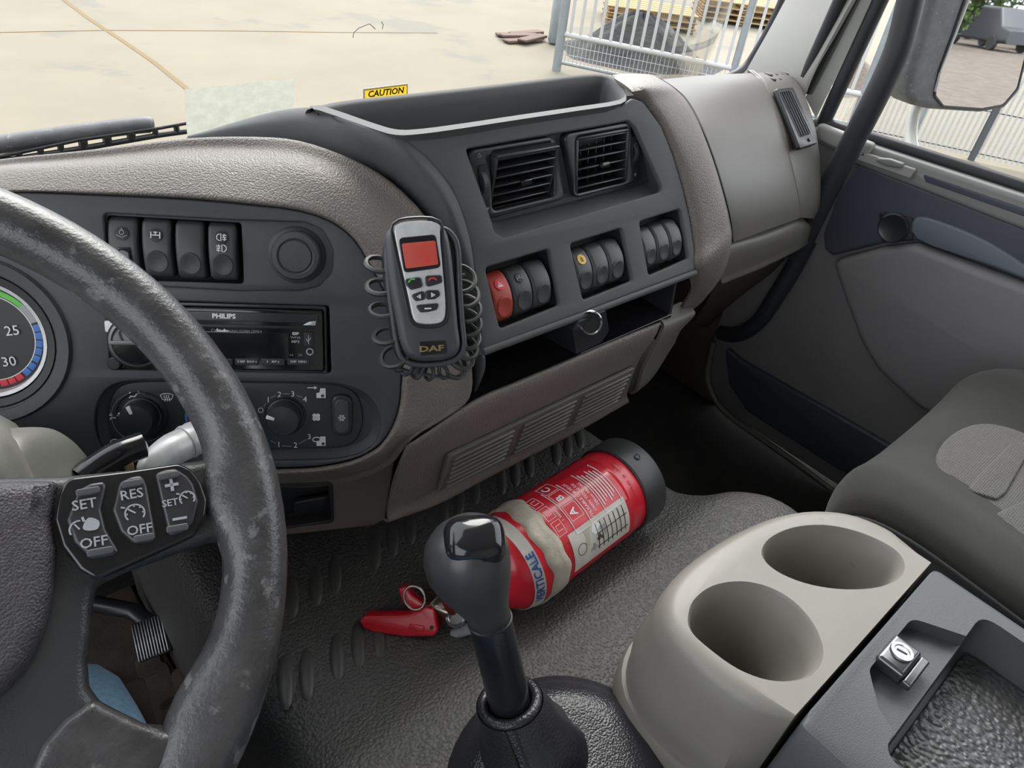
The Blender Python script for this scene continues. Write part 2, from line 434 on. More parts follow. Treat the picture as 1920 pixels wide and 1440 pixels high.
# windscreen: one big pane leaning back
def quad(a, b, c, d, t):
    n = (b-a).cross(d-a).normalized()*t
    return mesh_from([a, b, c, d, a+n, b+n, c+n, d+n], [(0,1,2,3), (7,6,5,4), (0,4,5,1), (1,5,6,2), (2,6,7,3), (3,7,4,0)], smooth=False)
WS = Pan(V(.33, .885, -.40), V(1, 0, 0), V(0, -.26, 1))
ws = struct('window_1', plate(rnd([(-1.0, 0), (.96, 0), (.93, 1.0), (-.97, 1.0)], [.02, .09, .09, .02], 8), depth=.005, bevel=.001), 'windscreen_glass', WS.M(), label='large sloping windscreen pane above the dashboard')
ed = [(1488, -60), (1466, 0), (1440, 56), (1416, 98), (1396, 126), (1370, 142), (1335, 150), (1280, 153), (1180, 157)]
tb = [AY(x, y, .80) for x, y in ed]
part('rubber_seal', tube([tb[0] + (tb[0]-tb[1]).normalized()*k_ for k_ in (.7, .4, .2, .05)] + cat(tb, 6), .007, 8), 'seal', ws, label='black rubber edge of the windscreen')

# ------------------------------------------------------------------ right A-pillar trim
rows = []
for k in range(5):
    rows.append([])
pl = [(1392, 146), (1415, 104), (1441, 58), (1478, -10)]; pr = [(1512, 175), (1532, 122), (1565, 60), (1603, -10)]
for (a, b) in zip(pl, pr):
    A = AY(*a, .775); Bp = AX(*b, 1.275)
    for k, t in enumerate((0, .25, .5, .8, 1)):
        p = A.lerp(Bp, t) + V(-.012*sin(pi*t), -.035*sin(pi*t), 0); rows[k].append(p)
for r in rows:
    d_ = (r[-1]-r[-2]).lerp(V(-.03, -.20, .62).normalized()*(r[-1]-r[-2]).length, .5).normalized(); e_ = r[-1].copy()
    r += [e_ + d_*k_ for k_ in (.05, .12, .25, .45, .68)]
    r.insert(0, r[0] + (r[0]-r[1])*.6)
struct('trim_1', patch(rows, 4, 5, .006), 'pillar', label='pale grey pillar trim beside the windscreen')
def ext(p, q, k=3.2): return q + (q-p)*k
a_, b_ = AX(1502, 163, 1.285), AX(1575, 0, 1.285)
t2 = struct('trim_2', tube([a_, b_, ext(a_, b_, 2.6)], .011, 10), 'seal', label='black door frame seal behind the pillar trim')
a_, b_ = AX(1511, 172, 1.30), AX(1598, 0, 1.30)
part('inner_seal', tube([a_, b_, ext(a_, b_, 2.6)], .012, 10), 'seal', t2)
wa, wb, wc_, wd_ = AX(1510, 182, 1.31), AX(1610, 0, 1.31), AX(1530, 222, 1.322), AX(1638, 0, 1.322)
wp = [[wa, wa.lerp(wb, .5), wb, ext(wa, wb, 2.6)], [wc_, wc_.lerp(wd_, .5), wd_, ext(wc_, wd_, 2.4)]]
struct('trim_3', patch(wp, 2, 5, .01), 'body_white', label='white painted body pillar in front of the door window')

# ================================================================== PASSENGER DOOR
D = Pan(V(1.30, 0, -.6), V(0, -1, 0), V(0, 0, 1))
def far(pts, n=0): return [(.46 if x >= 2000 else D.uv(x, y, n)[0], D.uv(x, y, n)[1]) for x, y in pts]      # lines run on to the rear edge of the door
dr = struct('door_1', None, None, Matrix.Translation((1.3, .1, FZ)), label='grey and navy plastic passenger door with window and pocket')
part('inner_panel', plate(rnd([(-.665, -.385), (.5, -.385), (.5, .275), (-.63, .275), (-.665, .1)], [.09, 0, 0, .03, .1], 8), depth=.04, bevel=.006), 'door_grey', dr, D.M())
part('window_frame', tube([D.px(1543, 232), D.px(1651, 0), ext(D.px(1543, 232), D.px(1651, 0), 1.9)], .0125, 10), 'seal', dr, label='black front frame of the door window')
part('frame_rail', box(.05, .9, .06, .01, c=(1.31, -.1, .55)), 'seal', dr)
part('rear_post', box(.06, .36, .9, .01, c=(1.31, -.72, .12)), 'door_grey', dr)
part('window_seal', tube(cat([D.px(1545, 232), D.px(1640, 262), D.px(1760, 300), D.px(1920, 352), D.px(2200, 445), V(1.30, -.2, -.322), V(1.30, -.55, -.322)], 3), .011, 8), 'seal', dr, label='black rubber strip along the window sill')
wy = .60
part('window_pane', mesh_from([(1.318, .575, -.33), (1.318, -.6, -.33), (1.306, -.6, .55), (1.306, .33, .55), (1.322, .575, -.33), (1.322, -.6, -.33), (1.31, -.6, .55), (1.31, .33, .55)],
     [(0,1,2,3), (7,6,5,4), (0,4,5,1), (1,5,6,2), (2,6,7,3), (3,7,4,0)], smooth=False), 'door_glass', dr, label='clear side window pane')
# sill ledge with the pull slot
lg = plate(rnd(far([(1527, 236), (1552, 238), (1925, 360), (2150, 435), (2150, 520), (1925, 424), (1612, 302), (1590, 285), (1535, 262)]), .006), depth=.035, bevel=.008, res=3)
ledge = part('sill_ledge', lg, 'ledge_grey', dr, D.M(n=.028))
part('corner_cover', plate(rnd(D.uvs([(1532, 228), (1560, 240), (1640, 270), (1625, 300), (1560, 275), (1536, 262)], .03), .008), depth=.02, bevel=.006), 'pillar', ledge, D.M(n=.036))
part('latch_cover', plate(rnd(D.uvs([(1618, 285), (1718, 318), (1706, 335), (1606, 300)], .035), .004), depth=.01, bevel=.002), 'pillar', ledge, D.M(n=.036), 'pale plate around the door latch')
part('door_latch', plate(rnd(D.uvs([(1645, 296), (1668, 298), (1694, 307), (1690, 316), (1664, 312), (1642, 303)], .04), .004), depth=.012, bevel=.003), 'ledge_grey', ledge, D.M(n=.042), 'small pale grey door latch')
part('pull_slot', plate(rnd(D.uvs([(1729, 326), (1925, 393), (2100, 460), (2090, 478), (1925, 408), (1735, 341)], .03), .006), depth=.004, bevel=.001), 'door_navy', ledge, D.M(n=.0295), 'dark pull slot in the ledge')
nv = part('upper_panel', plate(rnd(far([(1612, 303), (1925, 426), (2200, 540), (2200, 640), (1925, 528), (1718, 452), (1655, 457), (1560, 480), (1545, 468), (1543, 438), (1575, 352)], .02), [.015, 0, 0, 0, 0, .01, .01, .01, .01, .02, .02]), depth=.03, bevel=.008, res=3), 'door_navy', dr, D.M(n=.022), 'dark navy upper door panel')
part('arm_rest', plate(rnd(smooth2(D.uvs([(1716, 408), (1780, 424), (1850, 455), (1925, 502), (2050, 590), (1925, 528), (1830, 492), (1716, 450)], .03), 3), 0), depth=.010, bevel=.004), 'door_blue', nv, D.M(n=.026), 'blue grey crescent arm rest')
part('tweeter', lathe([(.026, -.004), (.026, .003), (.023, .006), (.019, .004), (0, .003)], 28), 'black_satin', nv, D.M(*D.uv(1676, 427, .024), .024), 'round black speaker cover')
part('speaker_recess', plate(rnd(D.uvs([(1648, 396), (1712, 408), (1712, 450), (1655, 456), (1650, 440)], .024), .006), depth=.004, bevel=.0015), 'seal', nv, D.M(n=.0245))
part('bulge_panel', plate(rnd(far([(1558, 488), (1655, 463), (1716, 456), (1925, 534), (2100, 610), (2100, 900), (1840, 830), (1720, 765), (1645, 695), (1612, 640), (1590, 580)], .02), [.02, .02, .03, 0, 0, 0, 0, .05, .05, .05, .05]), depth=.035, bevel=.016, res=4), 'door_grey', dr, D.M(n=.025), 'raised grey lower panel')
part('map_pocket', plate(rnd(D.uvs([(1358, 648), (1385, 674), (1627, 813), (1800, 915), (1750, 985), (1560, 874), (1400, 772), (1366, 722)], .012), [.01, .01, 0, 0, 0, 0, .03, .03]), depth=.02, bevel=.005), 'door_navy', dr, D.M(n=.012), 'dark navy map pocket low on the door')
part('sill_strip', tube(cat([D.px(1338, 640, .01), D.px(1326, 700, .01), D.px(1337, 742, .01), D.px(1365, 778, .01), D.px(1450, 838, .01), D.px(1550, 910, .01), D.px(1760, 1060, .01)], 5), .007, 8), 'shroud', dr, label='pale strip along the door bottom')
part('door_seal', tube(cat([AX(1514, 452, 1.27), AX(1482, 512, 1.27), AX(1452, 560, 1.27), AX(1425, 600, 1.275), AX(1400, 620, 1.28), AX(1375, 628, 1.285), AX(1352, 624, 1.29)], 5), .017, 10), 'handle_dark', dr, label='dark rubber seal curving under the dashboard')
solo('grab_handle', tube(cat([AX(1716, -90, 1.215), AX(1712, -30, 1.215), AX(1703, 20, 1.215), AX(1682, 95, 1.217), AX(1640, 186, 1.22), AX(1592, 278, 1.225), AX(1550, 360, 1.23), AX(1518, 425, 1.235), AX(1492, 480, 1.245)], 6), .0195, 14), 'handle_dark', 'long dark grab handle slanting across the door window', 'grab handle')

# ================================================================== DASHBOARD
dash = thing('dashboard', 'taupe and black truck dashboard with vents, switches and glove compartment', 'dashboard', (.5, .55, -.6))
B = tilted(ray(405, 630)*.60, 33, 22)          # driver's instrument panel, turned towards the driver
Cn = tilted(ray(913, 515)*.66, 0, 30)          # centre panel
# ---- driver's binnacle: bezel plate with openings
bez = [(-150, 362), (40, 360), (200, 366), (350, 373), (480, 385), (560, 395), (620, 415), (662, 447), (690, 490), (715, 535), (738, 580), (750, 630), (754, 690), (752, 720), (750, 750), (745, 775), (737, 797), (725, 818), (705, 840), (660, 862), (600, 874), (530, 878), (430, 879), (300, 880), (100, 884), (-150, 888)]
bez_uv = B.uvs(bez); BL = .16
bez_uv = [(bez_uv[0][0]-BL, bez_uv[0][1])] + bez_uv + [(bez_uv[-1][0]-BL, bez_uv[-1][1])]
sw_hole = rnd(B.uvs([(194, 400), (440, 413), (572, 417), (606, 432), (625, 470), (622, 512), (598, 536), (562, 545), (452, 546), (205, 532)]), [.004, 0, .005, .01, .014, .014, .01, .005, 0, .004])
radio_hole = rnd(B.uvs([(198, 561), (617, 574), (621, 700), (208, 692)]), .003)
cl_hole = smooth2(B.uvs([(232, 716), (345, 714), (480, 716), (600, 718), (650, 724), (692, 745), (713, 785), (708, 822), (685, 846), (640, 860), (560, 864), (400, 866), (230, 868), (190, 840), (178, 790), (190, 742)]), 3)
gc = B.uv(-42, 640); gr = .047
g_hole = circ(gc[0], gc[1], gr+.010, 48)
bezel = part('instrument_bezel', plate(smooth2(bez_uv, 2), [sw_hole, radio_hole, cl_hole, g_hole], depth=.006, bevel=.0018, res=3), 'black_panel', dash, B.M(), 'black plastic bezel around radio and switches')
part('switch_bed', plate(rnd(offset(sw_hole, .006), 0), [rnd(B.uvs([(200, 404), (452, 418), (457, 532), (207, 524)], -.004), .003)], depth=.004, bevel=.0008), 'black_panel', bezel, B.M(n=-.0045))
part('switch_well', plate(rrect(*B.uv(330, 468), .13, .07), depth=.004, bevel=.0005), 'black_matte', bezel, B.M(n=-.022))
part('climate_bed', plate(offset(cl_hole, .006), depth=.004, bevel=.0008), 'black_panel', bezel, B.M(n=-.010))
part('climate_slope', loft([[B.pt(u, v, -.0055) for u, v in offset(cl_hole, .0005)], [B.pt(u, v, -.0105) for u, v in offset(cl_hole, -.008)]], True), 'black_panel', bezel)
cface = smooth2(B.uvs([(240, 722), (345, 720), (480, 721), (600, 723), (640, 728), (668, 745), (680, 785), (672, 820), (645, 842), (560, 846), (400, 848), (240, 850), (208, 830), (198, 786), (206, 745)]), 3)
climate = part('climate_panel', plate(cface, depth=.003, bevel=.001), 'black_satin', dash, B.M(n=-.007), 'black heater control panel with white markings')
# ---- padded taupe hood round the bezel
out = [(-150, 312, .74), (40, 296, .69), (200, 279, .66), (350, 260, .635), (480, 257, .61), (560, 264, .578), (640, 290, .545), (715, 328, .518), (772, 376, .494), (806, 420, .474), (832, 480, .455), (850, 560, .437), (876, 645, .417), (886, 715, .406), (872, 757, .403), (820, 792, .403), (782, 814, .405), (756, 833, .41), (728, 866, .42), (672, 892, .437), (604, 905, .455), (532, 908, .475), (430, 911, .50), (300, 914, .54), (100, 918, .59), (-150, 922, .66)]
r0, r1, r2, r3, r4, r5, r6 = [], [], [], [], [], [], []
for i, (a, b) in enumerate(zip(bez, out)):
    e = B.px(*a, -.005); e1 = B.px(*a, .001); o4 = AY(b[0], b[1], b[2])
    d = (o4 - e1)
    r0.append(e); r1.append(e1 + B.N*.004 + d*.03); r2.append(e1 + d*.14 + B.N*.009)
    low = i >= 17
    r3.append(e1.lerp(o4, .5) + B.N*(.010 if not low else .008) + (V(0, 0, .004) if i < 7 else V(0, 0, 0)))
    r3b = e1.lerp(o4, .82) + B.N*(.006 if not low else .004)
    r4.append(r3b); r5.append(o4)
    back = V(.02, .06, -.045) if 5 <= i < 17 else (V(.03, .07, -.035) if i < 5 else V(.012, .06, .012))
    if i < 5: back = V(.02, .10, -.06)
    r6.append(o4 + back)
for r in (r0, r1, r2, r3, r4, r5, r6): r.insert(0, r[0]-B.U*BL); r.append(r[-1]-B.U*BL)
lw = B.pt(bez_uv[0][0], 0, 0)
part('left_panel', patch([[V(x, y + .02*(lw.x-x), z) for x in (lw.x+.03, lw.x-.1, lw.x-.25, -.63)] for y, z in ((lw.y+.12, -.27), (lw.y+.04, -.262), (lw.y-.02, -.275), (lw.y-.05, -.33), (lw.y-.06, -.44), (lw.y-.03, -.52), (lw.y+.10, -.56))], 4, 4, .004), 'taupe', dash, label='taupe dash end beside the driver door')
part('binnacle_pad', patch([r0, r1, r2, r3, r4, r5, r6], 4, 3, .003), 'taupe', dash, label='grained taupe pad curving round the instrument bezel')

# ---- gauge behind the steering wheel
ga = part('rev_counter', lathe([(gr+.011, -.004), (gr+.009, .001), (gr+.003, -.001), (gr+.002, -.012), (0, -.0125)], 56), 'gauge_face', dash, B.M(gc[0], gc[1], -.002), 'round dial with white numbers and coloured band')
part('chrome_ring', lathe([(gr+.0025, -.010), (gr+.0015, -.003), (gr-.0015, -.004), (gr-.003, -.0105)], 56), 'silver_paint', ga, B.M(gc[0], gc[1], -.002))
def gmark(poly, m, nm='dial_mark'): part(nm, plate(poly, depth=.0006, bevel=.0001), m, ga, B.M(gc[0], gc[1], -.0135))
def ang_of(px, py): u, v = B.uv(px, py); return atan2(v-gc[1], u-gc[0])
gmark(arcband(0, 0, .0372, .0415, ang_of(37, 567), ang_of(0, 548)+.5), 'mark_green')
gmark(arcband(0, 0, .0368, .0418, ang_of(52, 610), ang_of(37, 567)), 'mark_grey')
a25, a30 = ang_of(50, 614), ang_of(43, 683)
for k in range(5): 
    t0 = a25 + (a30-a25)*(k/5+.015); t1 = a25 + (a30-a25)*((k+1)/5-.015); gmark(arcband(0, 0, .0368, .0418, t0, t1, 4), 'mark_blue')
for k in range(2): 
    t0 = a30 - .03 - k*.17; gmark(arcband(0, 0, .0368, .0418, t0, t0-.15, 4), 'mark_blue')
for k in range(4): 
    t0 = a30 - .40 - k*.17; gmark(arcband(0, 0, .0368, .0418, t0, t0-.15, 4), 'mark_red')
gmark(arcband(0, 0, .0358, .0366, -2.6, 2.6, 60), 'mark_white')
for s, (x, y) in (('25', (22, 621)), ('30', (16, 679))):
    u, v = B.uv(x, y, -.012); part('dial_number', text(s, .0115), 'mark_white', ga, B.M(u, v, -.0125, .13))
part('dial_surround', lathe([(gr+.024, -.002), (gr+.021, .0035), (gr+.012, .0015), (gr+.011, -.006)], 56), 'black_panel', ga, B.M(gc[0], gc[1], 0))

# ---- rocker switches
def rocker(w, h, bulge=.0055, depth=.016):
    rings = []; n = 14
    for k in range(n+1):
        t = -1 + 2*k/n; v = t*h/2; z = bulge*(1-t*t) - (.0025 if abs(t) > .97 else 0); hw = w/2 - (.0012 if abs(t) > .97 else 0)
        rings.append([V(-hw, v, -depth), V(-hw, v, z-.002), V(-hw+.0012, v, z-.0004), V(-hw+.003, v, z), V(hw-.003, v, z), V(hw-.0012, v, z-.0004), V(hw, v, z-.002), V(hw, v, -depth)])
    return loft(rings, True, (True, True), 45)
DIMPLE = {}
def dimple(r, ry):
    k = (r, ry)
    if k not in DIMPLE: DIMPLE[k] = lathe([(r*1.03, -.0012), (r, .0006), (r*.92, .0006), (r*.6, -.0001), (0, -.0004)], 24, 60, 1, ry/r)
    return DIMPLE[k]
ROCK = {}
def switch(pan, u, v, n, w, h, m, label, icon=None, im='mark_white', dim=True, dy=-.22, iy=.20, rot=0, bulge=.0055):
    if (w, h, bulge) not in ROCK: ROCK[(w, h, bulge)] = rocker(w, h, bulge)
    me = ROCK[(w, h, bulge)].copy()
    s = part('rocker_switch', me, m, dash, pan.M(u, v, n, rot), label)
    tl = lambda f: -math.atan(2*bulge*2*f*2/h)      # slope of the curved face
    if dim:
        p = pan.M(u, v, n, rot) @ Matrix.Translation((0, dy*h, bulge*(1-(2*dy)**2)+.0003)) @ Matrix.Rotation(math.atan(bulge*8*dy/h), 4, 'X').inverted()
        part('finger_dimple', dimple(w*.36, w*.40).copy(), m, s, p)
    for j_, (lines, m2, wd, y) in enumerate(icon or []):
        p = pan.M(u, v, n, rot) @ Matrix.Translation((0, y*h, bulge*(1-(2*y)**2)+.0007+.0004*j_)) @ Matrix.Rotation(-math.atan(bulge*8*y/h), 4, 'X')
        if callable(lines): part('symbol', lines(), m2, s, p)
        else: part('symbol', strokes(lines, wd), m2, s, p)
    return s
def disc(r): return lambda: plate(circ(0, 0, r, 24), depth=.0005, bevel=.0001)
def poly(p): return lambda: plate(p, depth=.0009, bevel=.0001)
k_ = .0013
lamp_adj = [[(-3*k_, -1*k_), (0, -2.4*k_), (3*k_, -1*k_)], arc(0, .6*k_, 1.3*k_, 0, 2*pi, 12), [(-.8*k_, 1.6*k_), (0, 3.4*k_), (.8*k_, 1.6*k_)]]
axle = [[(-2.6*k_, 2*k_), (-2.6*k_, -2*k_)], [(2.6*k_, 2*k_), (2.6*k_, -2*k_)], [(-2.6*k_, 0), (2.6*k_, 0)], [(0, 0), (0, 1.8*k_)], [(-1.2*k_, 1.8*k_), (1.2*k_, 1.8*k_)]]
def fog(sg): return [[(sg*-.3*k_, 2.2*k_), (sg*-.3*k_, -2.2*k_), (sg*-1.6*k_, -2.0*k_), (sg*-2.7*k_, -1*k_), (sg*-2.9*k_, 0), (sg*-2.7*k_, 1*k_), (sg*-1.6*k_, 2.0*k_), (sg*-.3*k_, 2.2*k_)], [(sg*.6*k_, 1.3*k_), (sg*3*k_, 1.3*k_)], [(sg*.6*k_, 0), (sg*3*k_, 0)], [(sg*.6*k_, -1.3*k_), (sg*3*k_, -1.3*k_)], [(sg*1.7*k_, 2.2*k_), (sg*1.3*k_, .7*k_), (sg*2.0*k_, -.7*k_), (sg*1.7*k_, -2.2*k_)]]
for (x, y, lab, ic, dm) in ((231, 463, 'switch with a headlamp levelling wheel', [(disc(.0054), 'mark_dark', 0, .23), (lamp_adj, 'mark_grey', .0005, .232)], False),
        (294, 466, 'switch marked with an axle lock symbol', [(disc(.0054), 'mark_dark', 0, .23), (axle, 'mark_white', .0007, .232)], True),
        (356, 470, 'plain blank rocker switch beside the fog lamp switch', None, True),
        (417, 473, 'rocker switch with two white fog lamp symbols', [(disc(.0054), 'mark_dark', 0, .26), (fog(1), 'mark_white', .0007, .262), (fog(-1), 'mark_white', .0007, .075)], True)):
    u, v = B.uv(x, y); s = switch(B, u, v, -.004, .0218, .0465, 'switch_black', lab, ic, dim=dm)
    if not dm: part('thumb_wheel', box(.010, .012, .006, .001), 'black_gloss', s, B.M(u+.001, v-.006, .0005))
# ---- light switch dial and climate knobs
u, v = B.uv(556, 479); kn = part('light_dial', lathe([(.0245, -.006), (.0245, -.001), (.0225, .001), (.0205, .002), (.0200, .010), (.0185, .0125), (.0150, .013), (.0135, .0118), (.0125, .0128), (0, .0132)], 40), 'black_panel', dash, B.M(u, v, -.004), 'large round black light switch dial')
for j, (x, y, lab, a) in enumerate(((262, 783, 'round black air direction knob with white pointer', 1.95), (533, 783, 'round black fan knob with white pointer', 2.85))):
    u, v = B.uv(x, y); kb = part('heater_knob', lathe([(.0165, -.002), (.016, .002), (.0150, .0025), (.0143, .014), (.0130, .0165), (.009, .0172), (0, .0175)], 36), 'black_satin', dash, B.M(u, v, -.006), lab)
    part('pointer', plate(rnd([(.007, -.0014), (.0142, -.0018), (.0142, .0018), (.007, .0014)], .0008), depth=.002, bevel=.0004), 'mark_white', kb, B.M(u, v, .0114, a))
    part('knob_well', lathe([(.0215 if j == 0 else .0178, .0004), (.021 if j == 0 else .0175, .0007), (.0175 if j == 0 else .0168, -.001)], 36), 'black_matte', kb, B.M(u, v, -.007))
u, v = B.uv(641, 781); ac = part('air_con_button', plate(rrect(0, 0, .0185, .0385, .009), depth=.006, bevel=.0015), 'black_satin', dash, B.M(u, v, -.002), 'tall oval black button with a snowflake')
part('button_cap', plate(rrect(0, 0, .013, .032, .0064), depth=.004, bevel=.0012), 'black_panel', ac, B.M(u, v, .0008))
fl = []
for k in range(6):
    a = k*pi/3; c, s_ = cos(a), sin(a); fl.append([(.0006*c, .0006*s_), (.0033*c, .0033*s_)])
    fl.append([(.0024*c-.0009*s_, .0024*s_+.0009*c), (.0017*c, .0017*s_), (.0024*c+.0009*s_, .0024*s_-.0009*c)])
part('snowflake', strokes(fl, .0005), 'mark_white', ac, B.M(u, v-.001, .0012))
cp = []
def cmark(me, m, x, y, rot=0, nm='symbol'): u, v = B.uv(x, y, -.007); part(nm, me, m, climate, B.M(u, v, -.0066, rot))
for s, x, y in (('1', 503, 750), ('2', 524, 740), ('3', 549, 739), ('4', 572, 749), ('1', 523, 834), ('2', 554, 835), ('3', 580, 819)): cmark(text(s, .0072), 'mark_white', x, y, nm='number')
cmark(strokes([arc(0, 0, .0021, 0, 2*pi, 14)], .0004), 'mark_white', 489, 769, nm='number')
def cline(p): 
    uvs = B.uvs(p, -.007); part('line', strokes([uvs], .0004), 'mark_grey', climate, B.M(0, 0, -.0066))
for p in ([(494, 763), (499, 756)], [(507, 746), (518, 741)], [(530, 738), (543, 738)], [(556, 741), (567, 745)], [(508, 826), (517, 831)], [(528, 836), (548, 837)], [(560, 832), (574, 824)]): cline(p)
for a in (pi/4, 3*pi/4, 5*pi/4, 7*pi/4): 
    u, v = B.uv(593, 782, -.007); part('fan_blade', plate(circ(.0021*cos(a), .0021*sin(a), .0019, 14), depth=.0003, bevel=0), 'mark_white', climate, B.M(u, v, -.0066))
truck = [(-.004, -.004), (.004, -.004), (.004, .005), (-.0005, .005), (-.0015, .001), (-.004, .0005)]
cmark(plate(truck, depth=.0003, bevel=0), 'mark_white', 602, 738); cmark(plate(circ(0, 0, .0016, 14), depth=.0005, bevel=0), 'mark_dark', 605, 742); cmark(strokes([[(-.009, .003), (-.001, .003)], [(-.003, .0042), (-.001, .003), (-.003, .0018)]], .0008), 'mark_white', 596, 733)
cmark(plate(truck, depth=.0003, bevel=0), 'mark_white', 602, 828); cmark(plate(circ(0, 0, .0016, 14), depth=.0005, bevel=0), 'mark_dark', 606, 832); cmark(strokes([arc(0, 0, .0036, -.4, 5.2, 16, .0022)], .0008), 'mark_white', 594, 824)
seat_sym = [[(.0008, .0008), (-.0012, -.0018), (-.0042, -.0012), (-.0055, -.003)], [(-.0045, .0022), (-.0058, .0004), (-.0035, .001), (-.0045, .0022)]]
for x, y, hd in ((255, 740, 1), (219, 780, 1), (318, 820, 1), (262, 822, 1)):
    cmark(strokes(seat_sym, .0009), 'mark_white', x, y); u, v = B.uv(x, y, -.007); part('symbol', plate(circ(.0022, .0022, .0011, 12), depth=.0003, bevel=0), 'mark_white', climate, B.M(u, v, -.0066))
wsym = [[(-.0035, -.002), (-.0052, .0022), (-.0025, .0035), (.0025, .0035), (.0052, .0022), (.0035, -.002), (-.0035, -.002)]] + [[(dx, -.0034), (dx+.0006, -.0012), (dx-.0006, .0006), (dx, .0022)] for dx in (-.0018, 0, .0018)]
cmark(strokes(wsym, .0006), 'mark_white', 313, 745)
cmark(strokes([arc(0, 0, .0042, .3, 2.9, 12, .0026), [(-.004, .0005), (-.0045, -.0025)], [(.004, .0008), (.0055, -.001), (.003, -.0012)]], .0007), 'mark_white', 217, 829)
u, v = B.uv(398, 783, -.007); part('symbol', plate(arcband(u, v, .0205, .0225, 2.55, 3.75), depth=.0004, bevel=0), 'mark_blue', climate, B.M(0, 0, -.0066)); part('symbol', plate(arcband(u, v, .0175, .0195, 2.5, 3.6), depth=.0004, bevel=0), 'mark_red', climate, B.M(0, 0, -.0066))
u, v = B.uv(262, 783, -.007); part('symbol', strokes([arc(u, v, .0225, 1.3, 5.4, 40)], .0003), 'mark_grey', climate, B.M(0, 0, -.0066))
kb = part('temperature_knob', lathe([(.0195, -.002), (.0185, .003), (.0155, .0035), (.0148, .016), (.0135, .0185), (0, .0195)], 36), 'black_satin', dash, B.M(*B.uv(398, 783), -.006), 'round black temperature knob half hidden by the wheel')

# ================================================================== CENTRE PANEL
face_px = [(735, 253), (800, 249), (870, 242), (1000, 222), (1165, 198), (1186, 184), (1206, 190), (1240, 236), (1262, 290), (1280, 350), (1294, 410), (1302, 465), (1304, 506), (905, 656), (899, 600), (893, 540), (884, 470), (868, 405), (845, 350), (805, 300), (765, 268)]
vent_px = [(873, 279), (1150, 232), (1178, 226), (1192, 240), (1242, 352), (1236, 361), (945, 446), (928, 436)]
grp = [[(910, 502), (1030, 466), (1050, 572), (938, 617)], [(1069, 457), (1166, 427), (1187, 526), (1094, 563)], [(1199, 415), (1276, 391), (1292, 484), (1217, 517)]]
ghole = [rnd(Cn.uvs(g), .005) for g in grp]
vhole = rnd(Cn.uvs(vent_px), [.004, 0, .006, .008, .008, .006, .008, .008])
fo = [(a, b) for a, b in Cn.uvs(face_px)]
face = part('centre_panel', plate(rnd(fo, .004, 3), [vhole]+ghole, depth=.006, bevel=.0022, res=3), 'black_face', dash, Cn.M(), 'grey black centre panel with vents and rocker switches')
part('panel_edge', tube([Cn.px(905, 660, -.002), Cn.px(1100, 588, -.002), Cn.px(1303, 511, -.002)], .004, 8), 'black_face', face)
for g in grp:
    q = Cn.uvs(g); cx = sum(a for a, b in q)/4; cy = sum(b for a, b in q)/4
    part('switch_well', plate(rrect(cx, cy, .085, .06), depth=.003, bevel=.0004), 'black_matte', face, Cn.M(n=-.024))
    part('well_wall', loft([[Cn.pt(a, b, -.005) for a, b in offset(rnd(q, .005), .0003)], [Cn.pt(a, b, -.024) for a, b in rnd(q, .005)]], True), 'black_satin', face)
HAZ = [(0, .0033), (-.0034, -.0024), (.0034, -.0024)]
swl = [[('switch_red', 'red hazard warning switch with a white triangle', [(disc(.0056), 'mark_red', 0, .24), (poly(HAZ), 'mark_white', 0, .243), ([[(0, .0016), (-.0016, -.0012), (.0016, -.0012), (0, .0016)]], 'mark_red', .0005, .252)]), ('switch_black', 'black rocker switch with a faint lock symbol beside the red one', [(disc(.0052), 'mark_dark', 0, .25), (axle, 'mark_grey', .0006, .252)]), ('switch_black', 'blank black rocker switch, third from the phone', None)],
       [('switch_black', 'rocker switch with a round yellow lamp symbol', [(disc(.0056), 'mark_yellow', 0, .25), ([[(-.002, .0012), (.002, .0012)], [(-.002, -.0002), (.002, -.0002)], [(0, .003), (0, -.003)], [(-.0025, -.0018), (.0025, -.0018)]], 'timber_old', .0005, .252)]), ('switch_black', 'blank grey rocker switch in the middle of the middle group', None), ('switch_black', 'blank grey rocker switch, right one of the middle group', None)],
       [('switch_black', 'blank pale lit rocker switch, left one of the right group', None), ('switch_black', 'blank pale lit rocker switch in the middle of the right group', None), ('switch_black', 'blank pale lit rocker switch, rightmost on the centre panel', None)]]
for g, row in zip(grp, swl):
    q = Cn.uvs(g); cx = sum(a for a, b in q)/4; cy = sum(b for a, b in q)/4
    wdt = ((q[1][0]-q[0][0]) + (q[2][0]-q[3][0]))/2
    for k, (m, lab, ic) in enumerate(row):
        switch(Cn, cx + (k-1)*wdt*.315 - wdt*.022, cy-.0015, -.010, wdt*.295, .0475, m, lab, ic, bulge=.009)
# ---- vents
Vn = tilted(Cn.px(1020, 255, -.002), 0, 12)
vin_px = [(875, 281), (1150, 233), (1179, 228), (1187, 238), (1212, 337), (1206, 342), (940, 410), (921, 413)]
lo_ = [Cn.px(*q, -.0045) for q in [(871, 278), (1150, 230), (1180, 224), (1195, 238), (1245, 352), (1238, 364), (945, 449), (926, 440)]]
part('vent_ledge', loft([lo_, [Cn.px(*q, -.012).lerp(Vn.px(*w_, -.006), .7) for q, w_ in zip(vent_px, vin_px)], [Vn.px(*q, -.012) for q in vin_px]], True, ang=30), 'black_face', face, label='sloped ledge under the vents')
def vrect(pxs): 
    q = Vn.uvs(pxs); us = sorted(a for a, b in q); vs = sorted(b for a, b in q)
    return ((us[0]+us[1])/2, (us[2]+us[3])/2, (vs[0]+vs[1])/2, (vs[2]+vs[3])/2)
vb = Vn.uvs([(868, 272), (1200, 220), (1228, 345), (915, 425)])
VO = [[(911, 290), (1031, 264), (1052, 364), (935, 397)], [(1068, 260), (1168, 241), (1188, 338), (1092, 362)]]
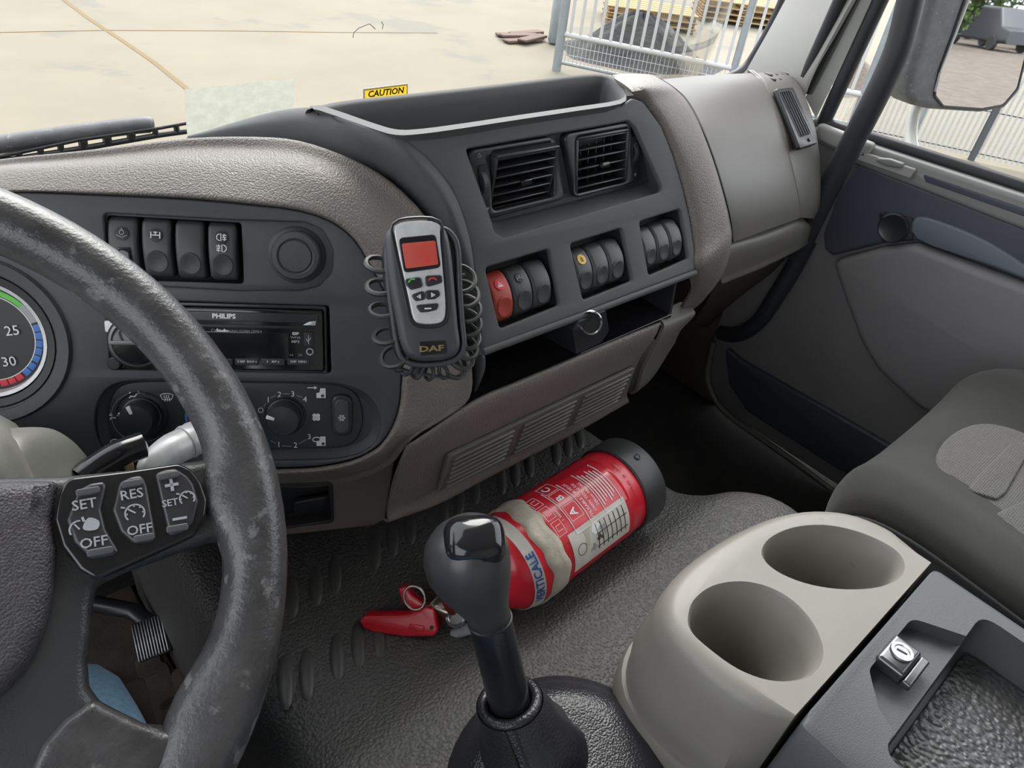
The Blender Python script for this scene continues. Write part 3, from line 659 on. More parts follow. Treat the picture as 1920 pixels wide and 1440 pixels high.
def vq(p): x0, x1, y0, y1 = vrect(p); return rnd([(x0, y0), (x1, y0), (x1, y1), (x0, y1)], .005)
part('vent_back', plate(rnd(vb, .006), [vq(p) for p in VO], depth=.003, bevel=.0005), 'black_face', face, Vn.M(n=-.0095))
def vent(fr, op, label, tilt, wheelpx, flip):
    x0, x1, y0, y1 = vrect(op); cx, cy, w, h = (x0+x1)/2, (y0+y1)/2, x1-x0, y1-y0
    fq = Vn.uvs(fr)
    vt = part('air_vent', plate(rnd(fq, .008), [rnd([(x0, y0), (x1, y0), (x1, y1), (x0, y1)], .006)], depth=.010, bevel=.002, res=3), 'black_satin', dash, Vn.M(n=-.001), label)
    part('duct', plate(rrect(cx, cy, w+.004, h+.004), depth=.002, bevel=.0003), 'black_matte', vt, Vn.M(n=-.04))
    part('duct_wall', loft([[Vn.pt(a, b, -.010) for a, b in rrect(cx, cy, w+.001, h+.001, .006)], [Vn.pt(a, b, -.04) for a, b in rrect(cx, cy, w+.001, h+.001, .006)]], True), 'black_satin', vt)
    R = Vn.M(cx, cy, -.006) @ Matrix.Rotation(radians(tilt), 4, 'X')
    sl = box(w*.93, .020, .0022, .0009)
    for k in range(6):
        yy = (k-2.5)*h*.165
        part('slat', sl, 'black_satin', vt, R @ Matrix.Translation((0, yy, -.004)) @ Matrix.Rotation(radians(90-4), 4, 'X'))
    vn_ = box(.0014, h*.86, .012, .0004)
    for k in range(6): part('vane', vn_, 'black_satin', vt, R @ Matrix.Translation(((k-2.5)*w*.15, 0, -.016)))
    part('side_rail', box(.003, h*.92, .024, .001), 'black_satin', vt, R @ Matrix.Translation((-w*.475, 0, -.006)))
    part('side_rail', box(.003, h*.92, .024, .001), 'black_satin', vt, R @ Matrix.Translation((w*.475, 0, -.006)))
    part('top_rail', box(w*.96, .0035, .026, .0012), 'black_satin', vt, R @ Matrix.Translation((0, h*.465, -.006)))
    part('slider_tab', plate(rrect(0, 0, .0145, .0065, .003), depth=.006, bevel=.0015), 'black_gloss', vt, R @ Matrix.Translation((w*.02, -h*.08, .009)))
    u, v = Vn.uv(*wheelpx); 
    part('thumb_wheel_slot', plate(rrect(0, 0, .0085, .033, .002), depth=.002, bevel=.0004), 'black_matte', vt, Vn.M(u, v, .0004, radians(4)))
    tw = part('thumb_wheel', lathe([(.013, -.0028), (.0148, -.0026), (.0148, .0026), (.013, .0028)], 26), 'black_panel', vt, Vn.M(u, v, -.010, radians(4)) @ Matrix.Rotation(pi/2, 4, 'Y'))
    tri = [(-.002, 0), (.002, 0), (0, -.0035)]
    part('arrow', plate(tri, depth=.0004, bevel=0), 'mark_grey', vt, Vn.M(u+.004, v-.024, -.0006))
    if flip: part('arrow', strokes([[(-.0018, 0), (.0018, 0), (0, .0034), (-.0018, 0)]], .0004), 'mark_grey', vt, Vn.M(u-.003, v+.024, -.0006))
    return vt
vent([(876, 283), (1036, 256), (1062, 374), (918, 412)], [(911, 290), (1031, 264), (1052, 364), (935, 397)], 'left air vent with its louvre turned upwards', 16, (907, 343), True)
vent([(1058, 252), (1182, 229), (1208, 338), (1082, 372)], [(1068, 260), (1168, 241), (1188, 338), (1092, 362)], 'right air vent with louvre facing straight out', 0, (1190, 285), False)

# ---- top tray behind the vents
tz = -.200
tray_px = [(590, 203), (650, 190), (760, 178), (880, 165), (1000, 151), (1095, 140), (1140, 141), (1165, 157), (1174, 178), (1165, 195), (1080, 209), (980, 224), (870, 241), (790, 252), (742, 254), (700, 243), (640, 222), (602, 209)]
tp = smooth2([(p.x, p.y) for p in (AZ(x, y, tz) for x, y in tray_px)], 3)
def zr(d, z):
    """ring of the tray; along front and left it stays tucked behind the centre panel"""
    o = []
    for (a, b), (a0, b0) in zip(offset(tp, d), tp):
        if d > 0:
            ny = (b-b0)/d; f = max(0, min(1, (ny+.1)/.4)); f = f if a0 > .40 or ny > .8 else f*.3
            a, b = a0+(a-a0)*f + (.010*d/.02)*(1-f), b0+(b-b0)*f + (.012*d/.02)*(1-f)
            z = tz + (z-tz)*max(f, .02)
        o.append(V(a, b, z))
    return o
rings = [zr(.02, tz-.05), zr(.014, tz-.012), zr(.008, tz-.003), zr(.002, tz), zr(-.003, tz-.003), zr(-.007, tz-.012), zr(-.010, tz-.035), zr(-.014, tz-.046), zr(-.025, tz-.050)]
tray = part('top_tray', loft(rings, True, (False, True), 60), 'black_face', dash, label='shallow open tray moulded into the dash top')
for (a, b) in (((1020, 190), (1078, 212)), ((712, 228), (760, 252))):
    A, E = AZ(*a, tz-.048), AZ(*b, tz-.048); A2, E2 = A + V(0, 0, .020), E + V(0, 0, .012); t = V(.003, 0, 0)
    part('divider', mesh_from([A, E, E2, A2, A+t, E+t, E2+t, A2+t], [(0,1,2,3), (7,6,5,4), (0,4,5,1), (1,5,6,2), (2,6,7,3), (3,7,4,0)]), 'black_face', tray)
# ---- dark flank between pad and centre panel
A_ = [(345, 270, .68), (470, 262, .625), (570, 272, .588), (648, 298, .553), (690, 318, .537), (724, 338, .525), (778, 384, .500), (812, 430, .480), (836, 490, .461), (852, 562, .447), (878, 648, .428), (889, 735, .415)]
C_ = [(365, 258, .70), (445, 229, .66), (525, 207, .63), (592, 202, .598), (640, 221, .556), (690, 240, .528), None, None, None, None, None, None]
Cp = [None]*6 + [(748, 256), (806, 302), (848, 355), (871, 410), (887, 480), (903, 656)]
ra, rb, rc, rz = [], [], [], []
for i in range(12):
    a = AY(*A_[i]); c = AY(*C_[i]) if C_[i] else Cn.px(*Cp[i], -.001)
    ra.append(a); rc.append(c); rb.append(a.lerp(c, .55) + V(-.004, -.010, .008)); rz.append(c + (V(.03, .02, -.02) if i < 3 else V(.004, .004, -.008)))
part('panel_flank', patch([ra, rb, rc, rz], 6, 4, .003), 'black_face', dash, label='dark curved shoulder left of the centre panel')
# deck behind, down to the windscreen
part('dash_deck', mesh_from([(-.62, .70, -.27), (.3, .62, -.245), (.72, .60, -.24), (1.22, .64, -.265), (1.24, .885, -.42), (-.62, .885, -.42), (-.62, .70, -.30), (.3, .62, -.275), (.72, .60, -.27), (1.22, .64, -.295), (1.24, .885, -.45), (-.62, .885, -.45)],
     [(0,1,2,3,4,5), (11,10,9,8,7,6), (0,6,7,1), (1,7,8,2), (2,8,9,3), (3,9,10,4), (4,10,11,5), (5,11,6,0)], smooth=False), 'black_matte', dash)

# ---- taupe shoulder right of the centre panel
inn = [(1158, 140), (1196, 164), (1214, 192), (1240, 235), (1263, 290), (1281, 350), (1295, 410), (1304, 468), (1305, 508)]
seam = [(1236, 148), (1262, 165), (1283, 184), (1301, 212), (1317, 247), (1336, 297), (1353, 352), (1367, 408), (1372, 452)]
ys = [.615, .585, .558, .528, .498, .472, .452, .440, .437]
R0, R1, R2, R3 = [], [], [], []
for i, (a, b, y) in enumerate(zip(inn, seam, ys)):
    p = Cn.px(*a, .001) if i > 0 else AY(*a, .585); q = AY(*b, y)
    R0.append(p + V(0, .012, -.004)); R1.append(p.lerp(q, .12) + V(0, -.004, .003)); R2.append(p.lerp(q, .6) + V(0, -.010, .006)); R3.append(q)
for r, e in ((R0, (1296, 548)), (R1, (1306, 552)), (R2, (1330, 545)), (R3, (1357, 512))): r.append(AY(*e, .43))
for r, e in ((R0, (1268, 592)), (R1, (1275, 594)), (R2, (1290, 588)), (R3, (1318, 565))): r.append(AY(*e, .45))
part('right_shoulder', patch([R0, R1, R2, R3], 4, 4, .004), 'taupe', dash, label='grained taupe strip right of the centre panel')
# ---- passenger side cover
seam2 = [(1412, 137), (1430, 152), (1444, 180), (1458, 218), (1470, 258), (1482, 302), (1492, 345), (1499, 382), (1500, 408)]
end = [(1470, 136), (1494, 153), (1508, 182), (1519, 215), (1528, 252), (1534, 300), (1535, 345), (1531, 388), (1518, 412)]
ym = [.66, .625, .592, .562, .535, .512, .494, .482, .478]
ye = [.70, .67, .635, .60, .57, .548, .53, .518, .515]
P0 = [AY(x+3, y+1, yy+.0) for (x, y), yy in zip(seam, ys)]; P2 = [AY(x, y, yy) for (x, y), yy in zip(seam2, ym)]
P1 = [a.lerp(b, .5) + V(0, -.004, .003) for a, b in zip(P0, P2)]
Pm = [p + V(-.002, .012, -.002) for p in P0]
part('airbag_cover', patch([Pm, P0, P1, P2, [p + V(.002, .012, -.002) for p in P2]], 4, 4, .004), 'taupe_smooth', dash, label='plain pale taupe cover in front of the passenger')
part('seam_line', tube(cat([p + V(-.0012, .0005, 0) for p in P0], 5), .0019, 6), 'seal', dash); part('seam_line', tube(cat([p + V(.0008, .001, 0) for p in P2], 5), .0015, 6), 'taupe_dark', dash)
E0 = [AY(x+2, y, yy) for (x, y), yy in zip(seam2, ym)]; E2 = [AY(x, y, yy) for (x, y), yy in zip(end, ye)]
E1 = [a.lerp(b, .6) + V(.004, -.008, .004) for a, b in zip(E0, E2)]
sp = part('side_cap', patch([[p + V(-.001, .012, 0) for p in E0], E0, E1, E2, [p + V(.008, .06, -.004) for p in E2]], 4, 4, .004), 'taupe_smooth', dash, label='taupe end cap with a narrow side vent')
# lower lip of the passenger side
l0 = [(1366, 458, .438), (1440, 437, .455), (1502, 414, .48), (1520, 416, .515)]; l1 = [(1365, 470, .437), (1440, 449, .452), (1502, 425, .476), (1521, 424, .512)]
l2 = [(1352, 520, .444), (1430, 490, .458), (1495, 460, .48), (1518, 445, .515)]; l3 = [(1345, 532, .455), (1425, 500, .47), (1490, 467, .495), (1515, 450, .53)]
def rw(l, d=V(0, 0, 0)): return [AY(*q)+d for q in l]
part('glove_lip', patch([rw(l0, V(0, .015, 0)), rw(l1), rw(l2), rw(l3), rw(l3, V(.01, .10, -.02))], 4, 4, .004), 'taupe_smooth', dash, label='scuffed taupe lower lip on the passenger side')
part('passenger_underside', patch([rw(l3, V(0, .02, .012)), [AY(1330, 560, .60), AY(1400, 545, .62), AY(1450, 530, .63), AY(1480, 500, .64)], [AY(1295, 612, .68), AY(1330, 612, .70), AY(1370, 600, .72), AY(1400, 580, .74)]], 4, 4, .004), 'taupe_dark', dash)
# side vent
tl, tr_, br, bl = (1447, 172), (1478, 168), (1524, 274), (1491, 284)
po = AY(1485, 225, .564); vU = (AY(1500, 222, .575) - AY(1470, 228, .555)); vV = AY(1463, 172, .610) - AY(1507, 278, .529)
Sv = Pan(po, vU, vV)
fq = Sv.uvs([tl, tr_, br, bl]); io = Sv.uvs([(1453, 179), (1474, 176), (1511, 255), (1490, 262)])
sv = part('side_vent', plate(rnd(fq, .006), [rnd(io, .003)], depth=.008, bevel=.002), 'black_satin', dash, Sv.M(n=.0085), 'narrow black side vent near the door')
part('duct', plate(rnd(io, .002), depth=.002, bevel=.0004), 'black_matte', sv, Sv.M(n=.002))
for k in range(5):
    t = (k+.5)/5; a = Vector(io[0]).lerp(Vector(io[1]), t); b = Vector(io[3]).lerp(Vector(io[2]), t)
    part('slat', tube([Sv.pt(*a, .0065), Sv.pt(*b, .0065)], .0018, 6), 'black_panel', sv)
part('slider_tab', plate(rrect(0, 0, .009, .006, .002), depth=.004, bevel=.001), 'black_gloss', sv, Sv.M(*Sv.uv(1507, 268), .0115))
for k in range(4):
    a = AY(1438 + k*10, 146 - k*.6, .655 + k*.008); part('demister_slot', box(.007, .016, .006, .001), 'seal', sp, Matrix.Translation(a + V(0, .0, .004)))
    a = AY(1446 + k*10, 155 - k*.6, .635 + k*.008); part('demister_slot', box(.007, .012, .006, .001), 'seal', sp, Matrix.Translation(a + V(0, .0, .004)))

# ---- open shelf under the centre panel
sh = part('shelf', box(.36, .16, .005, .001, c=(.50, .49, -.437)), 'black_gloss', dash, label='open glossy black storage slot under the switches')
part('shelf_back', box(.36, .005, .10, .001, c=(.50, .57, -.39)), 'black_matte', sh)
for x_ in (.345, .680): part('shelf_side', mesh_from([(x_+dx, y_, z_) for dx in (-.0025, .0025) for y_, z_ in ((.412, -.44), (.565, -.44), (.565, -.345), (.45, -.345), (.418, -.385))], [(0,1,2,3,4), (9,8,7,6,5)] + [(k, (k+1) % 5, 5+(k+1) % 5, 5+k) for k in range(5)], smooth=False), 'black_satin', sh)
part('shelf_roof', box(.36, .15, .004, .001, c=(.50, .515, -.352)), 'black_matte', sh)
part('shelf_strip', tube([AY(893, 752, .405), AY(1060, 680, .405), AY(1236, 608, .405)], .003, 6), 'black_gloss', sh)
so = AY(1107, 612, .400)
sk = part('socket_block', mesh_from([AY(x, y, .398) for x, y in [(1080, 664), (1074, 620), (1086, 604), (1136, 583), (1142, 620), (1128, 642)]] + [AY(x, y, .398)+V(0, .09, -.01) for x, y in [(1080, 664), (1074, 620), (1086, 604), (1136, 583), (1142, 620), (1128, 642)]], [(5,4,3,2,1,0), (6,7,8,9,10,11)] + [(k, (k+1) % 6, 6+(k+1) % 6, 6+k) for k in range(6)], ang=20), 'black_satin', dash, None, 'black block holding a power socket in the shelf')
SM = frame(AY(1107, 605, .396), V(-.42, -.72, .62))
part('socket_ring', lathe([(.0118, -.012), (.0128, .002), (.0118, .003), (.0105, .0015), (.0098, -.012)], 28), 'chrome', sk, SM, 'bright metal ring of the power socket')
part('socket_hole', lathe([(.0104, .0012), (.0098, .0), (.0098, -.0005), (0, -.0005)], 24), 'black_matte', sk, SM)
# ---- lower centre dash with the grille
rows_px = [
 [(800, 833, .43), (893, 762, .425), (970, 728, .425), (1060, 690, .425), (1150, 650, .425), (1236, 616, .425)],
 [(772, 829, .402), (888, 750, .399), (965, 716, .399), (1055, 678, .399), (1146, 639, .399), (1237, 603, .399)],
 [(763, 848, .397), (880, 778, .393), (957, 744, .393), (1047, 706, .393), (1138, 665, .393), (1231, 626, .394)],
 [(742, 900, .414), (846, 845, .409), (928, 808, .409), (1018, 765, .409), (1106, 721, .409), (1198, 676, .409)],
 [(728, 955, .430), (822, 920, .424), (905, 878, .424), (993, 833, .424), (1082, 788, .424), (1176, 736, .424)],
 [(720, 976, .437), (818, 940, .431), (900, 897, .431), (988, 852, .431), (1077, 806, .431), (1172, 752, .431)]]
rr_ = [[AY(*q) for q in r] for r in rows_px]; rr_.append([p + V(0, .10, -.006) for p in rr_[-1]])
lower = part('lower_panel', patch(rr_, 5, 5, .004), 'taupe', dash, label='grained taupe panel with three groups of vent slots')
G = Pan(AY(1000, 806, .414), V(1, 0, 0), AY(1000, 770, .408) - AY(1000, 840, .4235))
gq = G.uvs([(836, 853), (1181, 687), (1163, 744), (818, 920)])
u0 = (gq[0][0]+gq[3][0])/2; u1 = (gq[1][0]+gq[2][0])/2; v1 = (gq[0][1]+gq[1][1])/2; v0 = (gq[2][1]+gq[3][1])/2
gf = part('heater_grille', plate(rrect((u0+u1)/2, (v0+v1)/2, u1-u0, v1-v0, .004), depth=.005, bevel=.0012), 'taupe_smooth', dash, G.M(n=.0042), 'ribbed taupe heater grille low on the dash')
uw = (u1-u0)/3
sl = box(uw*.86, .0034, .004, .0012)
for s_ in range(3):
    for k in range(7):
        part('slat', sl, 'taupe_smooth', gf, G.M(u0+uw*(s_+.5), v0 + (v1-v0)*(.12+.127*k), .0058))
# right corner piece below the shoulder
q0 = [(1243, 604, .405), (1268, 592, .42), (1298, 578, .44)]; q1 = [(1240, 628, .397), (1270, 612, .41), (1302, 592, .43)]; q2 = [(1208, 690, .412), (1240, 662, .425), (1276, 620, .45)]; q3 = [(1184, 740, .428), (1215, 712, .445), (1250, 655, .48)]
part('lower_corner', patch([rw(q0, V(0, .02, 0)), rw(q0), rw(q1), rw(q2), rw(q3), rw(q3, V(.01, .08, 0))], 4, 4, .004), 'taupe_smooth', dash, label='pale taupe corner right of the lower panel')
# ---- knee panel below the binnacle with the small black compartment
KN = Pan(AY(600, 945, .452), V(cos(radians(20)), -sin(radians(20)), 0), V(0, -.12, 1))
kq = KN.uvs([(380, 890), (560, 893), (690, 870), (742, 850), (735, 900), (722, 974), (700, 986), (545, 1003), (380, 1015)])
hq = KN.uvs([(470, 912), (622, 905), (625, 978), (475, 998)])
kp = part('knee_panel', plate(rnd(kq, .004), [rnd(hq, .004)], depth=.01, bevel=.002), 'taupe_dark', dash, KN.M(), 'brown panel under the binnacle with a black compartment')
part('compartment', plate(rnd(offset(hq, .003), .003), depth=.003, bevel=.0005), 'black_satin', kp, KN.M(n=-.02))
part('compartment_rim', plate(rnd(offset(hq, .001), .004), [rnd(offset(hq, -.004), .003)], depth=.012, bevel=.001), 'black_satin', kp, KN.M(n=.001))
part('compartment_flap', plate(rrect(*KN.uv(585, 945, -.015), .035, .022, .006), depth=.006, bevel=.002), 'black_satin', kp, KN.M(n=-.012))
# ================================================================== ENGINE COVER (rubber mat over the tunnel)
ec = thing('engine_cover', 'black grained rubber mat over the engine tunnel with raised lozenges', 'floor mat', (.4, .1, FZ))
def erow(y, z, xr, drop=.0):
    L0 = .10
    return [V(L0-.012, y, FZ), V(L0-.006, y, z-.12), V(L0+.004, y, z-.03), V(L0+.03, y, z-.003), V(L0+.10, y, z), V(.34, y, z), V(.5, y, z), V(xr-.10, y, z), V(xr-.035, y, z-.002), V(xr-.004, y, z-.022), V(xr+.004, y, z-.12), V(xr+.008, y, FZ)]
er = [erow(.84, -.665, .655), erow(.6, -.66, .66), erow(.45, -.66, .675), erow(.345, -.66, .68), erow(.315, -.66, .69), erow(.29, -.654, .71), erow(.265, -.646, .745), erow(.22, -.643, .775), erow(.15, -.643, .765), erow(.0, -.643, .70), erow(-.3, -.645, .69), erow(-.75, -.645, .69)]
part('rubber_mat', patch(er, 4, 4, .006), 'rubber_mat', ec)
lz = [(547, 1120), (592, 1099), (628, 1076), (702, 1034), (736, 1011), (769, 990), (831, 951), (861, 934), (890, 918), (940, 901), (966, 886), (993, 870), (1043, 849), (1065, 835), (1088, 819), (632, 1231), (672, 1207), (711, 1190), (575, 1262), (535, 1275)]
lm = lathe([(0, .0034), (.3, .0031), (.65, .002), (.9, .0006), (1.0, -.001)], 20, 60)
for v in lm.vertices: v.co.x *= .0082; v.co.y *= .030
for i, (x, y) in enumerate(lz): part('raised_lozenge', lm, 'mat_rib', ec, Matrix.Translation(AZ(x, y, -.6605)) @ Matrix.Rotation((lambda d: atan2(-d.x, d.y))(AZ(x, y-15, -.66)-AZ(x+1, y+15, -.66)), 4, 'Z'))

# ================================================================== CUP HOLDER CONSOLE
T = smooth2([(.392, .034), (.639, .034), (.651, .07), (.637, .115), (.598, .150), (.545, .168), (.472, .175), (.412, .166), (.386, .132), (.384, .08)][1:] + [(.388, .05)], 4)
T = rnd([(.390, .034), (.641, .034)], 0) + smooth2([(.650, .06), (.652, .085), (.636, .120), (.598, .150), (.545, .168), (.472, .177), (.408, .172), (.374, .146), (.367, .100), (.374, .058)], 4, False)
def tr2(d, z): 
    o = []
    for (a, b), (a0, b0) in zip(offset(T, d), T): o.append(V(a if b0 > .036 else a0 + (a-a0), .034 if b0 < .036 else max(b, .034), z))
    return o
cz = -.500
cc = thing('cup_holder_console', 'beige grey plastic console with two deep oval cup holders', 'console', (.51, .1, -.64))
body = part('console_body', loft([tr2(.010, -.628), tr2(.010, -.60), tr2(.012, -.578), tr2(.007, -.562), tr2(.005, -.53), tr2(.001, cz-.010), tr2(-.004, cz-.003), tr2(-.011, cz)], True, (True, True), 50), 'console', cc)
def cupcut(pxs, bot, zb):
    top = smooth2([(p.x, p.y) for p in (AZ(x, y, cz) for x, y in pxs)], 4)
    cx = sum(a for a, b in top)/len(top); cy = sum(b for a, b in top)/len(top)
    def ring(s, z, dx=0, dy=0): return [V(cx+dx+(a-cx)*s, cy+dy+(b-cy)*s, z) for a, b in top]
    return loft([ring(1.06, cz+.02), ring(1.06, cz+.0005), ring(1.0, cz-.004), ring(.94, cz-.03), ring(bot+.06, cz-.065), ring(bot, zb+.02), ring(bot-.04, zb)], True, (True, True))
c1 = [(1296, 1160), (1306, 1128), (1340, 1102), (1390, 1094), (1440, 1104), (1485, 1130), (1520, 1170), (1537, 1215), (1528, 1250), (1495, 1270), (1440, 1270), (1385, 1250), (1335, 1215), (1303, 1185)]
c2 = [(1435, 1040), (1448, 1012), (1490, 992), (1545, 987), (1600, 997), (1650, 1017), (1682, 1040), (1690, 1066), (1672, 1088), (1630, 1100), (1570, 1101), (1510, 1090), (1460, 1068)]
boolean(body, [cupcut(c1, .60, -.620), cupcut(c2, .68, -.605)])
part('console_skirt', loft([tr2(.017, -.652), tr2(.017, -.62), tr2(.014, -.612), tr2(.009, -.612)], True, (False, False), 50), 'console', cc, label='lower edge strip of the console')
# storage box behind it
sb = thing('storage_box', 'dark grey plastic storage box with lock and textured tray', 'storage box', (.51, -.13, -.64))
def sr(d, z): return [V(a, b, z) for a, b in rnd([(.386-d, -.34-d), (.644+d, -.34-d), (.644+d, .029), (.386-d, .029)], [.03, .03, .008, .008], 5)]
sbody = part('box_body', loft([sr(.012, -.645), sr(.012, -.57), sr(.006, -.53), sr(0, cz-.012), sr(-.004, cz-.004), sr(-.010, cz-.001)], True, (True, True), 50), 'storage', sb)
def pris(p, z0, z1, d=0): return loft([[V(a, b, z0) for a, b in offset(p, d)], [V(a, b, z1) for a, b in p]], True, (True, True))
deep = rnd([(.418, -.30), (.622, -.30), (.622, -.020), (.418, -.020)], .018, 5)
lockp = [(p.x, p.y) for p in (AZ(x, y, cz) for x, y in [(1650, 1392), (1655, 1340), (1632, 1285), (1640, 1245), (1690, 1172), (1730, 1158), (1800, 1166), (1850, 1180)])]
lockp = rnd([(.436, -.035), (.452, -.004), (.478, .017), (.560, .017), (.590, -.035)], [0, .02, .014, .014, 0], 4)
boolean(sbody, [pris(deep, cz-.045, cz+.02, -.006), pris(lockp, cz-.014, cz+.03)])
part('tray_mat', plate(rnd([(.427, -.29), (.613, -.29), (.613, -.030), (.427, -.030)], .014, 4), depth=.003, bevel=.001), 'storage_mat', sb, Matrix.Translation((0, 0, cz-.042)), 'pebbled black rubber tray mat')
lp = AZ(1688, 1226, cz+.004); lx = Matrix.Translation(lp) @ Matrix.Rotation(radians(0), 4, 'Z')
lk = part('lock', plate(rrect(0, 0, .036, .024, .003), depth=.014, bevel=.0035, res=3), 'gunmetal', sb, lx, 'grey metal lock with keyhole')
part('lock_barrel', lathe([(.0095, 0), (.009, .0018), (.0065, .0018), (.006, .001), (0, .001)], 26), 'aluminium', lk, lx @ Matrix.Translation((.002, 0, .0004)))
part('keyhole', plate(rrect(0, 0, .0018, .0085, .0006), depth=.0006, bevel=.0001), 'mark_dark', lk, lx @ Matrix.Translation((.002, 0, .0018)) @ Matrix.Rotation(.25, 4, 'Z'))
part('lock_foot', plate(rrect(0, 0, .038, .008, .002), depth=.008, bevel=.002), 'gunmetal', lk, lx @ Matrix.Translation((0, -.016, -.004)))

# ================================================================== GEAR LEVER
K0, K1 = V(.245, .246, -.446), V(.255, .202, -.57)
La = (K0-K1).normalized(); e1 = (RT - La*RT.dot(La)).normalized(); e2 = La.cross(e1)
if e2.dot(-K0) < 0: e2 = -e2
NK = ray(925, 1168)*.557; NK = K1 + La*((NK-K1).dot(La))
gl = thing('gear_lever', 'black gear lever with leather gaiter and shiny topped knob', 'gear lever', (.262, .17, -.645))
def kring(s, r, cx=0, ry=None, n=28, cy=0): return [NK + La*s + e1*(cx + r*cos(2*pi*k/n)) + e2*(cy + (ry or r)*sin(2*pi*k/n)) for k in range(n)]
part('shaft', loft([kring(.006, .0150), kring(0, .0172), kring(-.05, .0178), kring(-.095, .0178)], True, (True, True)), 'lever_black', gl, label='glossy black plastic shaft')
part('knob', loft([kring(-.003, .0150), kring(-.002, .0168), kring(.010, .0180, -.001, .019), kring(.024, .0235, -.0035, .023), kring(.038, .0290, -.0055, .0265, cy=.001), kring(.052, .0325, -.0065, .029, cy=.002), kring(.065, .0330, -.006, .029, cy=.002), kring(.077, .0305, -.005, .027, cy=.001), kring(.086, .025, -.003, .0225), kring(.092, .016, -.002, .015), kring(.0945, .006, -.002, .006)], True, (True, True), 80), 'knob_leather', gl, label='smooth dark grey moulded knob')
cp0 = NK + La*.0835 + e1*.0040 + e2*.0082
cm = lathe([(0, .0125), (.3, .0120), (.6, .0102), (.82, .0070), (.94, .0025), (1.0, -.004), (1.0, -.012)], 48, 60)
for v in cm.vertices:
    a = atan2(v.co.y, v.co.x); r = sqrt(v.co.x**2+v.co.y**2); sq = 1/max(abs(cos(a))**3.2+abs(sin(a))**3.2, 1e-6)**(1/3.2)
    v.co.x = r*sq*cos(a)*.0235; v.co.y = r*sq*sin(a)*.0195
mcap = Matrix.Identity(4)
cn_ = (La*.85 + e2*.5 + e1*.22).normalized(); cx_ = (e1 - cn_*e1.dot(cn_)).normalized(); cy_ = cn_.cross(cx_)
for i in range(3): mcap[i][0], mcap[i][1], mcap[i][2], mcap[i][3] = cx_[i], cy_[i], cn_[i], cp0[i]
part('knob_cap', cm, 'black_gloss', gl, mcap, 'shiny black inset cap on the knob')
part('knob_collar', tube(kring(-.0015, .0172), .0012, 6, True), 'black_satin', gl)
part('gaiter_collar', tube(kring(-.094, .0235), .0048, 10, True), 'leather', gl, label='puckered leather rim around the shaft')
BB = V(.268, .158, -.640)
rings = []
for k in range(13):
    t = k/12; c = (NK - La*.094).lerp(BB, t); r = .0290 + .017*t + .012*t**2
    ring = []
    for j in range(48):
        a = 2*pi*j/48; fold = 1 + .05*t*sin(5*a+.6) + .025*sin(9*a+3*t) * t + .02*sin(14*t)*(.3+t)
        ring.append(c + (e1*cos(a) + e2*sin(a)*1.0)*r*fold if t < .5 else c + (e1.lerp(V(1, 0, 0), (t-.5)*2)*cos(a) + e2.lerp(V(0, -1, 0), (t-.5)*2)*sin(a))*r*fold)
    rings.append(ring)
part('gaiter', loft(rings, True, (False, False), 80), 'leather', gl, label='black leather gaiter sleeve with a seam')
sm_ = [rings[k][12 + 0] for k in range(13)]
part('stitch_seam', tube([p + e2*.0006 + e1*.004 for p in sm_], .0011, 6), 'black_matte', gl)
part('stitch_seam', tube([p + e2*.0006 - e1*.004 for p in sm_], .0011, 6), 'black_matte', gl)
part('boot_base', lathe([(0, .026), (.050, .025), (.062, .026), (.074, .022), (.086, .012), (.092, .003), (.098, .0), (.100, -.006)], 48, 60, 1.1, 1.0), 'leather', gl, Matrix.Translation((.275, .140, -.643)), 'round black rubber boot base')

# ================================================================== FIRE EXTINGUISHER
fb = V(.578, .341, -.605); fd = V(-.29, -.014, -.002).normalized()
fx = thing('fire_extinguisher', 'red fire extinguisher lying on the rubber engine cover', 'fire extinguisher', (.45, .335, -.66))
FM = frame(fb, fd, V(0, -.48, .88)); fr_ = .0535
part('cylinder', lathe([(.0525, .030), (fr_, .032), (fr_, .058), (fr_+.0008, .060), (fr_+.0008, .062), (fr_, .064), (fr_, .205), (.050, .218), (.041, .231), (.026, .240), (.019, .244), (.018, .25)], 64, 30), 'ext_red', fx, FM)
part('base_cap', lathe([(0, .004), (.045, .003), (.0545, .0), (.0562, .003), (.0562, .036), (.0545, .038), (.0530, .037)], 56, 40), 'rubber', fx, FM, 'black rubber foot ring')
part('cap_rivet', lathe([(.0042, 0), (.0042, .001), (.003, .0015), (.0022, .0008), (0, .0008)], 16), 'rubber', fx, FM @ Matrix.Rotation(.30, 4, 'Z') @ Matrix.Translation((.0560, 0, .018)) @ Matrix.Rotation(pi/2, 4, 'Y'))
def wrap(me, th0, z0, r=fr_+.0007, dr=0):
    """bend a flat mesh round the cylinder: local x goes round, y along the axis"""
    bm = bmesh.new(); bm.from_mesh(me)
    bmesh.ops.triangulate(bm, faces=bm.faces)
    for _ in range(2):
        lg = [e for e in bm.edges if e.calc_length() > .008]
        if lg: bmesh.ops.subdivide_edges(bm, edges=lg, cuts=2)
    for v in bm.verts:
        x, y, z = v.co; a = th0 + x/fr_; rr = r + z; v.co = (rr*cos(a), rr*sin(a), z0 + y)
    bm.to_mesh(me); bm.free(); return me
